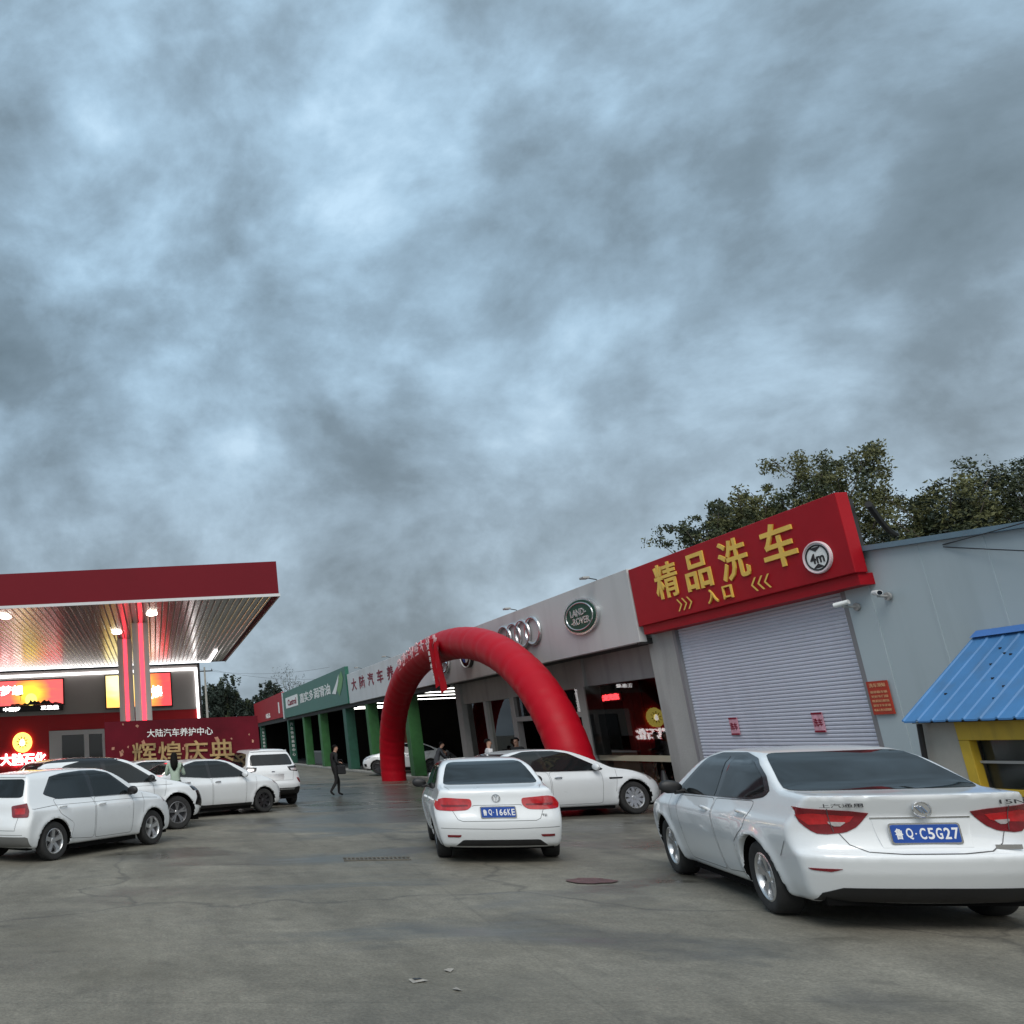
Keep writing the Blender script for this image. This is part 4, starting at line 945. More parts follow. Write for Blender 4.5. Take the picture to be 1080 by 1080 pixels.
class CarShape:
    def __init__(s, prof, sect, wb, wr, hw, cr=.10, cr6=.20, cf=.16, cf6=.30, tr=.05, tf=.05, flare=.022, k=.035, arch=.05):
        s.P = Table2D(chaikin(prof, 2)); sec = [tuple(p) for p in sect]; full = sec + [(-y, z) for y, z in sec[::-1]]
        s.S = Table2D(chaikin(full, 1)); s.wb, s.wr, s.hw = wb, wr, hw
        s.a = (cr, cr6, cf, cf6, tr, tf, flare, k, arch); pr = np.array(prof); s.x0, s.x1, s.zt = pr[:, 0].min(), pr[:, 0].max(), pr[:, 1].max()
    def f(s, p):
        x, y, z = p[..., 0], p[..., 1], p[..., 2]; cr, cr6, cf, cf6, tr, tf, fl, k, ar = s.a; ay = np.abs(y); q = ay / s.hw
        r = 1 - sstep(x, s.x0 + .1, .9); f = sstep(x, s.wb - .9, s.x1 - .1)
        xw = x - r * (cr * q ** 2 + cr6 * q ** 7) + f * (cf * q ** 2 + cf6 * q ** 6)
        tp = 1 - tr * (1 - sstep(x, s.x0, .7)) - tf * sstep(x, s.wb - .5, s.x1)
        yw = ay / tp
        for xa in (0, s.wb):
            rr = np.hypot(x - xa, z - s.wr); yw = yw - fl * np.exp(-((rr - (s.wr + .05)) / .085) ** 2) * sstep(z, .1, .25)
        return smax(s.P(xw, z), s.S(yw, z), k)
    def full(s, p):
        x, y, z = p[..., 0], p[..., 1], p[..., 2]; d = s.f(p); ay = np.abs(y); ar = s.a[8]
        for xa in (0, s.wb):
            c = np.maximum(np.hypot(x - xa, z - s.wr) - (s.wr + ar), s.hw - .34 - ay); d = smax(d, -c, .012)
        return d
    def grad(s, p, fn, e=.006):
        g = np.empty(p.shape)
        for i in range(3):
            o = np.zeros(3); o[i] = e; g[..., i] = (fn(p + o) - fn(p - o)) / (2 * e)
        return g
    def march(s, o, d, maxt=4.0):
        t = np.zeros(len(o)); best = np.full(len(o), 9.0); bt = t.copy()
        for _ in range(90):
            v = s.f(o + d * t[:, None]); m = v < best; best[m] = v[m]; bt[m] = t[m]
            t = np.where(v < .0004, t, np.minimum(t + np.maximum(v * .6, .0004), maxt))
        p = o + d * bt[:, None]
        for _ in range(4):
            v = s.f(p); g = s.grad(p, s.f); p = p - g * (v / np.maximum((g * g).sum(-1), .2))[:, None]
        g = s.grad(p, s.f); return p, g / np.linalg.norm(g, axis=1)[:, None]
    def f_ref(s, sg, z):
        """x of the nose or tail on the centre line at height z"""
        if not hasattr(s, 'ref'): s.ref = {}
        if sg not in s.ref:
            zz = np.linspace(.2, s.zt, 60); o = np.stack([np.full(60, s.x0 - .5 if sg > 0 else s.x1 + .5), np.zeros(60), zz], 1)
            s.ref[sg] = (zz, s.march(o, np.array([float(sg), 0, 0]))[0][:, 0])
        return np.interp(z, *s.ref[sg])
    def mesh(s, h):
        lo = np.array([s.x0 - .1, -s.hw - .12, .02]); n = np.ceil((np.array([s.x1 + .1, s.hw + .12, s.zt + .1]) - lo) / h).astype(int) + 1
        n[1] += 1 - n[1] % 2; lo[1] = -h * (n[1] - 1) / 2
        g = np.stack(np.meshgrid(*[lo[i] + h * np.arange(n[i]) for i in range(3)], indexing='ij'), -1); v = s.full(g)
        c = [(i, j, k) for i in (0, 1) for j in (0, 1) for k in (0, 1)]; N = n - 1
        cv = {q: v[q[0]:q[0] + N[0], q[1]:q[1] + N[1], q[2]:q[2] + N[2]] for q in c}
        neg = sum((cv[q] < 0).astype(int) for q in c); act = (neg > 0) & (neg < 8)
        idx = np.full(N, -1); A = np.argwhere(act); idx[act] = np.arange(len(A)); ps = np.zeros((len(A), 3)); ct = np.zeros(len(A))
        for q in c:
            for ax in range(3):
                if q[ax]: continue
                q2 = list(q); q2[ax] = 1; q2 = tuple(q2); a, b_ = cv[q][act], cv[q2][act]; m = (a < 0) != (b_ < 0)
                t = np.where(m, a / np.where(m, a - b_, 1), 0); pt = np.tile(np.array(q, float), (len(A), 1)); pt[:, ax] = t
                ps[m] += pt[m]; ct[m] += 1
        ps = lo + h * (A + ps / ct[:, None])
        for _ in range(2):
            val = s.full(ps); gr = s.grad(ps, s.full); st = gr * (val / np.maximum((gr * gr).sum(-1), .3))[:, None]
            ln = np.linalg.norm(st, axis=1, keepdims=True); ps = ps - st * np.minimum(1, h * .5 / np.maximum(ln, 1e-9))
        F = []
        for ax in range(3):
            o1, o2 = [(1, 2), (2, 0), (0, 1)][ax]
            sl = [slice(None)] * 3; sl[ax] = slice(0, -1); a = v[tuple(sl)]; sl[ax] = slice(1, None); b_ = v[tuple(sl)]
            E_ = np.argwhere((a < 0) != (b_ < 0)); E_ = E_[(E_[:, o1] > 0) & (E_[:, o2] > 0) & (E_[:, o1] < n[o1] - 1) & (E_[:, o2] < n[o2] - 1)]
            def ci(d1, d2):
                e = E_.copy(); e[:, o1] -= d1; e[:, o2] -= d2; return idx[e[:, 0], e[:, 1], e[:, 2]]
            q = np.stack([ci(1, 1), ci(0, 1), ci(0, 0), ci(1, 0)], 1); fl = a[E_[:, 0], E_[:, 1], E_[:, 2]] >= 0
            q[fl] = q[fl][:, ::-1]; F.append(q)
        return ps, np.concatenate(F)
def sym(half): return [(y, z) for y, z in half] + [(-y, z) for y, z in half[::-1]]
def rnd(P, it=2, r=None):
    """round the corners of an outline"""
    r = r or (.035 if it == 1 else .07); P = [Vector(p) for p in P]; out = []
    for i, p in enumerate(P):
        a, b = P[i - 1] - p, P[(i + 1) % len(P)] - p; la, lb = a.length, b.length
        if la < 1e-6 or lb < 1e-6: continue
        q0 = p + a / la * min(r, .42 * la); q1 = p + b / lb * min(r, .42 * lb)
        for t in (0, .33, .67, 1): out.append(tuple(q0 * (1 - t) ** 2 + p * 2 * t * (1 - t) + q1 * t * t))
    return out
def surf_patch(shape, poly, view, off=.004, h=.035, skirt=.012, shrink=0.0, wrap=.42):
    """a plate cut to a 2-D outline and laid on the body as seen from one side: view 'L','R' (x,z), 'B','F' (y,z) or 'T' (x,y)"""
    P = np.array(poly)
    if shrink:
        c = P.mean(0); P = c + (P - c) * (1 - shrink)
    u0, u1 = P[:, 0].min() + 1e-4, P[:, 0].max() - 1e-4; n = max(3, int((u1 - u0) / h) + 1); us = np.linspace(u0, u1, n)
    us = np.unique(np.concatenate([us, u0 + (u1 - u0) * np.array([.015, .04, .96, .985])])); n = len(us)
    lo, hi = np.full(n, 1e9), np.full(n, -1e9)
    for i in range(len(P)):
        a, b_ = P[i], P[(i + 1) % len(P)]
        if a[0] == b_[0]: continue
        m = (us >= min(a[0], b_[0])) & (us <= max(a[0], b_[0])); v = a[1] + (us - a[0]) / (b_[0] - a[0]) * (b_[1] - a[1])
        lo[m] = np.minimum(lo[m], v[m]); hi[m] = np.maximum(hi[m], v[m])
    m_ = max(3, int((hi - lo).max() / h) + 2); w = np.linspace(0, 1, m_); V = lo[:, None] + (hi - lo)[:, None] * w; Ug = np.repeat(us[:, None], m_, 1)
    a, b_ = Ug.ravel(), V.ravel(); z0 = np.zeros(len(a))
    if view in 'LR': o = np.stack([a, z0 + (1.6 if view == 'L' else -1.6), b_], 1); d = np.array([0, -1. if view == 'L' else 1., 0])
    elif view == 'B': o = np.stack([z0 + shape.x0 - .5, a, b_], 1); d = np.array([1., 0, 0])
    elif view == 'F': o = np.stack([z0 + shape.x1 + .5, a, b_], 1); d = np.array([-1., 0, 0])
    else: o = np.stack([a, b_, z0 + 2.2], 1); d = np.array([0, 0, -1.])
    p, nr = shape.march(o, d)
    if view in 'BF':        # lamps and glass wrap round the corner only a little way
        sg = 1 if view == 'B' else -1; ref = shape.f_ref(sg, p[:, 2])
        if ((p[:, 0] - ref) * sg > wrap).any():
            sy = np.sign(o[:, 1]) + (o[:, 1] == 0); lo_, hi_ = np.zeros(len(o)), np.full(len(o), shape.hw * 1.05)
            for _ in range(9):
                md = (lo_ + hi_) / 2; o2 = o.copy(); o2[:, 1] = sy * md; q = shape.march(o2, d)[0]; bad = (q[:, 0] - ref) * sg > wrap
                hi_ = np.where(bad, md, hi_); lo_ = np.where(bad, lo_, md)
            ay = np.abs(o[:, 1]); k_ = .86 * lo_; soft = np.where(ay < k_, ay, k_ + .14 * lo_ * (1 - np.exp(-(ay - k_) / (.14 * lo_))))
            o2 = o.copy(); o2[:, 1] = sy * soft; p, nr = shape.march(o2, d)
    top = p + nr * off; bot = p - nr * skirt
    G = np.arange(n * m_).reshape(n, m_)
    F = np.stack([G[:-1, :-1], G[1:, :-1], G[1:, 1:], G[:-1, 1:]], -1).reshape(-1, 4)
    ring_ = np.concatenate([G[:, 0], G[-1, 1:], G[::-1, -1][1:], G[0, ::-1][1:-1]]); N0 = n * m_
    vs = np.concatenate([top, bot[ring_]]); R_ = np.arange(len(ring_)) + N0
    sk = np.stack([ring_, R_, np.roll(R_, -1), np.roll(ring_, -1)], 1)
    return vs, [tuple(int(i) for i in f) for f in np.concatenate([F, sk])]
def patch_obj(name, shape, polys, m, parent, **kw):
    mb = MB()
    for poly, view in polys: mb.add(*surf_patch(shape, poly, view, **kw))
    return mb.build(name, m, parent, smooth=True, angle=40)
def surf_line(mb, shape, pts, view, w=.0055, off=.003):
    q = []
    for i in range(len(pts) - 1):
        k = max(2, int(math.hypot(pts[i + 1][0] - pts[i][0], pts[i + 1][1] - pts[i][1]) / .04))
        q += [(pts[i][0] + (pts[i + 1][0] - pts[i][0]) * j / k, pts[i][1] + (pts[i + 1][1] - pts[i][1]) * j / k) for j in range(k)]
    q.append(pts[-1]); q = np.array(q); t = np.gradient(q, axis=0); t /= np.linalg.norm(t, axis=1)[:, None] + 1e-9; nn = np.stack([-t[:, 1], t[:, 0]], 1)
    A = np.concatenate([q + nn * w / 2, q - nn * w / 2]); z0 = np.zeros(len(A))
    if view in 'LR': o = np.stack([A[:, 0], z0 + (1.6 if view == 'L' else -1.6), A[:, 1]], 1); d = np.array([0, -1. if view == 'L' else 1., 0])
    elif view == 'B': o = np.stack([z0 + shape.x0 - .5, A[:, 0], A[:, 1]], 1); d = np.array([1., 0, 0])
    elif view == 'F': o = np.stack([z0 + shape.x1 + .5, A[:, 0], A[:, 1]], 1); d = np.array([-1., 0, 0])
    else: o = np.stack([A[:, 0], A[:, 1], z0 + 2.2], 1); d = np.array([0, 0, -1.])
    p, nr = shape.march(o, d); p = p + nr * off; k = len(q)
    mb.add(p, [(i, i + 1, k + i + 1, k + i) for i in range(k - 1)])
def rrect(cy, cz, hy, hz, r):
    out = []
    for sy, sz, a0 in ((1, 1, 0), (-1, 1, PI / 2), (-1, -1, PI), (1, -1, 1.5 * PI)):
        for k in range(4): a = a0 + k * PI / 6; out.append((cy + sy * (hy - r) + r * math.cos(a), cz + sz * (hz - r) + r * math.sin(a)))
    return out
def make_wheel(parent, x, y, r, side, rimm, spokes=5, w=.205, twin=True):
    e = bpy.data.objects.new('wheel', None); COL.objects.link(e); e.parent = parent; e.location = (x, y, r); e.empty_display_size = .2
    b = MB(); hw_ = w / 2; ri = r * .665
    b.lathe([(ri, -hw_ * .9), (r * .86, -hw_), (r * .95, -hw_ * .93), (r * .992, -hw_ * .7), (r, -hw_ * .35), (r, hw_ * .35), (r * .992, hw_ * .7), (r * .95, hw_ * .93), (r * .86, hw_), (ri + .012, hw_ * .86), (ri, hw_ * .8)], 'Y', seg=44)
    b.build('tyre', mt['rubber'], e, smooth=True, angle=50)
    b = MB(); s = side
    b.lathe([(ri, -s * hw_ * .8), (ri + .002, s * hw_ * .82), (ri - .012, s * hw_ * .86), (ri - .022, s * hw_ * .72), (ri - .03, s * hw_ * .2), (ri - .03, -s * hw_ * .3)], 'Y', seg=44)
    b.lathe([(.0, s * hw_ * .62), (.045, s * hw_ * .60), (.062, s * hw_ * .45), (.062, s * hw_ * .1), (0, s * hw_ * .1)], 'Y', seg=20)
    for i in range(spokes):
        for da in ((-.16, .16) if twin else (0,)):
            a = 2 * PI * i / spokes + PI / 2; a1 = a + da
            wd = .020 if twin else .036
            c0, c1 = Vector((math.cos(a), 0, math.sin(a))), Vector((math.cos(a1), 0, math.sin(a1))); tn = Vector((-math.sin(a1), 0, math.cos(a1)))
            p0 = c0 * .045; p1 = c1 * (ri - .012)
            y0, y1, yb = s * hw_ * .55, s * hw_ * .70, s * hw_ * .20
            vs = []
            for p, yy, ww in ((p0, y0, wd * 1.0), (p1, y1, wd * 1.35)):
                for sg, yv in ((-1, yb), (-.8, yy), (.8, yy), (1, yb)): vs.append((p.x + tn.x * ww * sg, yv, p.z + tn.z * ww * sg))
            b.add(vs, [(0, 1, 5, 4), (1, 2, 6, 5), (2, 3, 7, 6), (3, 0, 4, 7)])
    b.build('rim', rimm, e, smooth=True, angle=30)
    b = MB(); b.lathe([(0, s * hw_ * .02), (ri - .03, s * hw_ * .02), (ri - .03, -s * hw_ * .2), (0, -s * hw_ * .2)], 'Y', seg=24); b.lathe([(.07, s * hw_ * .1), (r * .44, s * hw_ * .1), (r * .44, 0), (.07, 0)], 'Y', seg=24)
    b.build('brake_disc', mt['dark_alloy'], e, smooth=True, angle=30)
    return e
def build_car(sp, name, label, cat, loc, head, scale=(.95, .95, .95), group='white cars parked on the forecourt'):
    """head: degrees clockwise from +y"""
    rz = R(90 - head); t = thing(name, label, cat, loc, rz, group); t.scale = scale
    S = CarShape(sp['prof'], sp['sect'], sp['wb'], sp['wr'], sp['hw'], **sp.get('shape', {})); wb, wr, hw = sp['wb'], sp['wr'], sp['hw']
    ps, F = S.mesh(sp.get('res', .03)); paint = sp.get('paint', mt['paint'])
    me = bpy.data.meshes.new('body'); me.from_pydata([tuple(p) for p in ps], [], [tuple(int(i) for i in f) for f in F])
    me.materials.append(paint); me.materials.append(mt['well']); me.update()
    fc = ps[F].mean(1); ay = np.abs(fc[:, 1]); dark = np.zeros(len(F), bool)
    for xa in (0, wb): dark |= (np.hypot(fc[:, 0] - xa, fc[:, 2] - wr) < wr + S.a[8] + .012) & (ay < hw - .035)
    dark |= fc[:, 2] < sp.get('floor', .2) + .004
    me.polygons.foreach_set('material_index', dark.astype(np.int32)); body = finish('body', me, t, smooth=True, angle=60)
    both = lambda poly: [(poly, 'L'), (poly, 'R')]
    # doors, each a slightly raised skin with its own handle, and the gaps around them
    gap = MB()
    for dpoly, hpos in sp.get('doors', []):
        dp = rnd(dpoly, 1, .06)
        for v, sg in (('L', 1), ('R', -1)):
            surf_line(gap, S, dp + [dp[0]], v)
            d = MB(); d.add(*surf_patch(S, dp, v, off=.0022, h=.05, shrink=.006)); d_ = d.build('door', paint, t, smooth=True, angle=40)
            p, nr = S.march(np.array([[hpos[0] - .08, sg * 1.6, hpos[1]], [hpos[0] + .08, sg * 1.6, hpos[1] + .004]]), np.array([0, -sg, 0.]))
            p = p + nr * .030; hm = MB(); q0, q1 = Vector(p[0]), Vector(p[1]); n0 = Vector(nr[0])
            hm.tube([q0 - n0 * .04, q0, q0.lerp(q1, .5) + n0 * .006, q1, q1 - n0 * .04], [.013, .014, .016, .014, .013], 8); hm.build('handle', sp.get('handle', paint), d_, smooth=True)
            hb = MB(); c = (hpos[0], hpos[1]); hb.add(*surf_patch(S, [(c[0] + .075 * math.cos(a), c[1] + .028 * math.sin(a)) for a in np.linspace(0, 2 * PI, 14, endpoint=False)], v, off=.0035, h=.03)); hb.build('handle_recess', mt['seam'] if sp.get('recess') else paint, d_, smooth=True)
    for pts in sp.get('lines_side', []):
        for v in 'LR': surf_line(gap, S, pts, v)
    for pts in sp.get('lines_rear', []): surf_line(gap, S, pts, 'B')
    for pts in sp.get('lines_lamp', []): surf_line(gap, S, pts, 'B', off=.014)
    for pts in sp.get('lines_top', []): surf_line(gap, S, pts, 'T')
    if gap.v: gap.build('panel_gaps', mt['seam'], t)
    # glass
    for poly in sp.get('surround', []):
        for v in 'LR': patch_obj('window_surround', S, [(rnd(poly, 1), v)], sp.get('surround_mat', mt['gloss_black']), t, off=.004)
    for poly in sp['side_windows']:
        for v in 'LR': patch_obj('side_window', S, [(rnd(poly, 1), v)], mt['car_glass'], t, off=.0065)
    patch_obj('rear_window', S, [(rnd(sp['rear_window'], 2), sp.get('rw_view', 'B'))], mt['car_glass'], t, off=.005)
    patch_obj('windscreen', S, [(rnd(sp['windscreen'], 2), 'F')], mt['car_glass'], t, off=.005)
    if 'black_roof' in sp: patch_obj('roof_panel', S, [(rnd(sp['black_roof'], 2), 'T')], mt['gloss_black'], t, off=.005, h=.06)
    for item in sp.get('patches', []):
        nm, polys, m = item[:3]; off = item[3] if len(item) > 3 else .006; wrap = item[4] if len(item) > 4 else .42
        for poly, v in polys: patch_obj(nm, S, [(poly, v)], m, t, off=off, h=.03, wrap=wrap)
    # lower trim under the body, wheels, mirrors
    b = MB(); b.box(wr + .10, wb - wr - .10, -hw + .14, hw - .14, .14, .30); b.box(S.x0 + .25, -wr - .08, -hw + .2, hw - .2, .20, .34); b.box(wb + wr + .08, S.x1 - .25, -hw + .22, hw - .22, .17, .32); b.box(-wr - .1, wr + .1, -.42, .42, .26, .36); b.build('underbody', mt['well'], t)
    for xa in (0, wb):
        for sg in (1, -1): make_wheel(t, xa, sg * (hw - .15), wr, sg, sp.get('rim', mt['alloy']), sp.get('spokes', 5), twin=sp.get('twin', True))
    mx, mz = sp['mirror']
    for sg in (1, -1):
        p, nr = S.march(np.array([[mx, sg * 1.6, mz]]), np.array([0, -sg, 0.])); c = Vector(p[0]) + Vector((-.02, sg * .13, .045)); b = MB()
        for (rw, hh) in ((0, 0),):
            n1, n2 = 14, 8; vs = []; fs = []
            for i in range(n1):
                for j in range(n2 + 1):
                    th, ph = 2 * PI * i / n1, PI * j / n2; ux, uy, uz = math.sin(ph) * math.cos(th), math.cos(ph), math.sin(ph) * math.sin(th)
                    vs.append(c + Vector((ux * (.085 if ux > 0 else .045) , uy * .115, uz * .075 * (1 + .15 * uy * sg))))
            for i in range(n1):
                for j in range(n2): fs.append((i * (n2 + 1) + j, i * (n2 + 1) + j + 1, ((i + 1) % n1) * (n2 + 1) + j + 1, ((i + 1) % n1) * (n2 + 1) + j))
            b.add(vs, fs)
        mo = b.build('mirror', sp.get('mirror_mat', paint), t, smooth=True, angle=80)
        b = MB(); b.tube([Vector(p[0]) - Vector((0, sg * .01, 0)), c - Vector((0, sg * .03, .05))], [.03, .035], 8); b.build('mirror_stalk', mt['black'], mo, smooth=True)
    # number plate and badges on the tail
    def rear_x(y, z): return S.march(np.array([[S.x0 - .5, y, z]]), np.array([1., 0, 0]))[0][0][0]
    if 'plate' in sp:
        s_, z_ = sp['plate']; x_ = min(rear_x(.0, z_ - .06), rear_x(.2, z_), rear_x(-.2, z_ + .06)) - .008
        b = MB(); b.prism(rrect(0, z_, .235, .083, .02), 0, x_ - .006, x_); pf = b.build('number_plate', mt['chrome'], t)
        b = MB(); b.prism(rrect(0, z_, .222, .070, .014), 0, x_ - .010, x_ - .0062); b.build('plate_face', mt['plate_blue'], pf)
        b = MB(); put_text(b, s_[0], (x_ - .0101, .175, z_), (0, -1, 0), (0, 0, 1), .085, .052, .002, .02); put_text(b, s_[1], (x_ - .0101, .105, z_), (0, -1, 0), (0, 0, 1), .088, .046, .002, .02)
        b.box(x_ - .0121, x_ - .0101, .058, .068, z_ - .005, z_ + .005)
        for i, ch in enumerate(s_[2:]): put_text(b, ch, (x_ - .0101, .018 - i * .053, z_), (0, -1, 0), (0, 0, 1), .088, .042 if ch != '1' else .014, .002, .02)
        b.build('lettering', mt['white'], pf)
    for kind, y_, z_, r_ in sp.get('badges', []):
        x_ = (min(rear_x(y_, z_), rear_x(y_, z_ - r_), rear_x(y_, z_ + r_)) if kind in ('vw', 'tri') else min(rear_x(y_ - r_, z_), rear_x(y_ + r_, z_))) - .004; b = MB()
        if kind in ('vw', 'tri'):
            b.tube([(x_ - .004, y_ + r_ * math.cos(2 * PI * i / 28), z_ + r_ * math.sin(2 * PI * i / 28)) for i in range(29)], r_ * .12, 6, cap=False)
            def st(pts, wd): b.tube([(x_ - .006, y_ - r_ * u, z_ + r_ * v) for u, v in pts], r_ * wd, 6)
            if kind == 'vw':
                st([(-.42, .85), (0, .08), (.42, .85)], .10); st([(-.86, .35), (-.40, -.82), (0, .02), (.40, -.82), (.86, .35)], .10)
            else:
                b.prism([(y_ + r_ * .9 * math.cos(2 * PI * i / 24), z_ + r_ * .9 * math.sin(2 * PI * i / 24)) for i in range(24)], 0, x_ - .003, x_)
                for k in (-1, 0, 1): st([(-.45 + k * .3, .5 - abs(k) * .1), (.1 + k * .3, -.5 + abs(k) * .1)], .15)
            b.build('badge', mt['chrome'], t, smooth=True)
        elif kind == 'bar':
            b.box(x_ - .006, x_ + .01, y_ - r_, y_ + r_, z_ - .018, z_ + .018); b.build('badge', mt['chrome'], t)
        else:
            put_text(b, kind, (x_, y_, z_), (0, -1, 0), (0, 0, 1), .032, r_ * 2, .006, .0); b.build('badge', mt['dark_alloy'], t)
    return t
def sect(hw, belt, roof, h, wroof, floor=.18):
    return [(0, floor), (hw - .17, floor), (hw - .10, floor + .03), (hw - .055, floor + .14), (hw - .035, .42), (hw - .012, .58), (hw - .002, .70), (hw - .004, belt - .13), (hw - .022, belt - .10), (hw - .052, belt - .05), (hw - .075, belt),
            (hw - .095, belt + .05), (wroof + .075, roof - .10), (wroof + .02, roof - .035), (wroof - .07, h - .02), (wroof - .25, h), (0, h + .018)]
SEDAN = dict(  # mid-size saloon seen from behind in the middle of the lot
    wb=2.65, wr=.315, hw=.885, res=.03, floor=.19, sect=sect(.885, .93, 1.39, 1.455, .60),
    prof=[(-.93, .24), (-.99, .36), (-1.035, .48), (-1.045, .60), (-1.01, .70), (-.985, .78), (-.975, .90), (-.975, 1.00), (-.93, 1.035), (-.55, 1.075), (-.42, 1.10), (-.10, 1.26), (.18, 1.385), (.55, 1.445), (1.0, 1.46), (1.40, 1.43), (1.62, 1.37), (2.32, 1.01), (2.42, .97), (2.9, .92), (3.30, .80), (3.47, .68), (3.52, .52), (3.50, .34), (3.42, .22), (3.2, .19), (-.7, .19)],
    shape=dict(cr=.10, cr6=.16, tr=.05, tf=.06),
    side_windows=[[(.02, 1.02), (.78, .985), (.76, 1.365), (.62, 1.375), (.30, 1.31), (.02, 1.12)], [(.86, .985), (1.95, .975), (1.98, .99), (1.46, 1.33), (1.25, 1.37), (.84, 1.37)]],
    surround=[[(-.10, 1.03), (.2, 1.0), (2.02, .96), (2.08, .98), (1.50, 1.35), (1.25, 1.395), (.65, 1.40), (.28, 1.335), (-.02, 1.15)]],
    doors=[([(.86, .26), (1.92, .26), (1.95, .94), (.86, .96)], (1.02, .84)), ([(.42, .58), (.34, .30), (.83, .26), (.83, .96), (.0, .98), (.10, .74)], (.12, .86))],
    rear_window=sym([(-.0, 1.075), (.62, 1.085), (.655, 1.10), (.55, 1.36), (.48, 1.395), (0, 1.405)]), windscreen=sym([(0, 1.02), (.70, 1.0), (.58, 1.37), (0, 1.40)]),
    patches=[('tail_lamp', [(rnd([(.33, .90), (.33, .80), (.40, .745), (.60, .735), (.80, .745), (.83, .80), (.80, .89), (.70, .925)], 1), 'B')], mt['lamp_red']),
             ('tail_lamp', [(rnd([(-.33, .90), (-.33, .80), (-.40, .745), (-.60, .735), (-.80, .745), (-.83, .80), (-.80, .89), (-.70, .925)], 1), 'B')], mt['lamp_red']),
             ('lamp_inner', [([(.38, .82), (.38, .80), (.72, .79), (.74, .825)], 'B')], mt['lamp_red_d'], .009), ('lamp_inner', [([(-.38, .82), (-.38, .80), (-.72, .79), (-.74, .825)], 'B')], mt['lamp_red_d'], .009),
             ('reflector', [([(.52, .405), (.70, .405), (.70, .375), (.53, .372)], 'B')], mt['lamp_red_d']), ('reflector', [([(-.52, .405), (-.70, .405), (-.70, .375), (-.53, .372)], 'B')], mt['lamp_red_d']),
             ('diffuser', [(sym([(0, .335), (.50, .335), (.60, .25), (0, .25)]), 'B')], mt['black']),
             ('plate_recess', [(sym([(0, .80), (.30, .80), (.27, .63), (0, .63)]), 'B')], mt['paint'], .003),
             ('head_lamp', [([(3.0, .80), (3.05, .70), (3.38, .66), (3.36, .72)], 'L')], mt['lamp_clear']), ('head_lamp', [([(3.0, .80), (3.05, .70), (3.38, .66), (3.36, .72)], 'R')], mt['lamp_clear']),
             ('grille', [(sym([(0, .66), (.45, .66), (.40, .56), (0, .56)]), 'F')], mt['gloss_black'])],
    lines_rear=[[(.33, .80), (.30, .81), (-.30, .81), (-.33, .80)], [(.60, .745), (.54, .62), (.48, .595), (-.48, .595), (-.54, .62), (-.60, .745)], [(-.78, .50), (0, .485), (.78, .50)]],
    lines_top=[[(-.86, .60), (-.60, .655)], [(-.86, -.60), (-.60, -.655)]],
    mirror=(1.86, .985), mirror_mat=mt['black'], plate=('鲁Q166KE', .715), badges=[('vw', 0, .905, .052), ('TSI', -.60, .665, .03)])
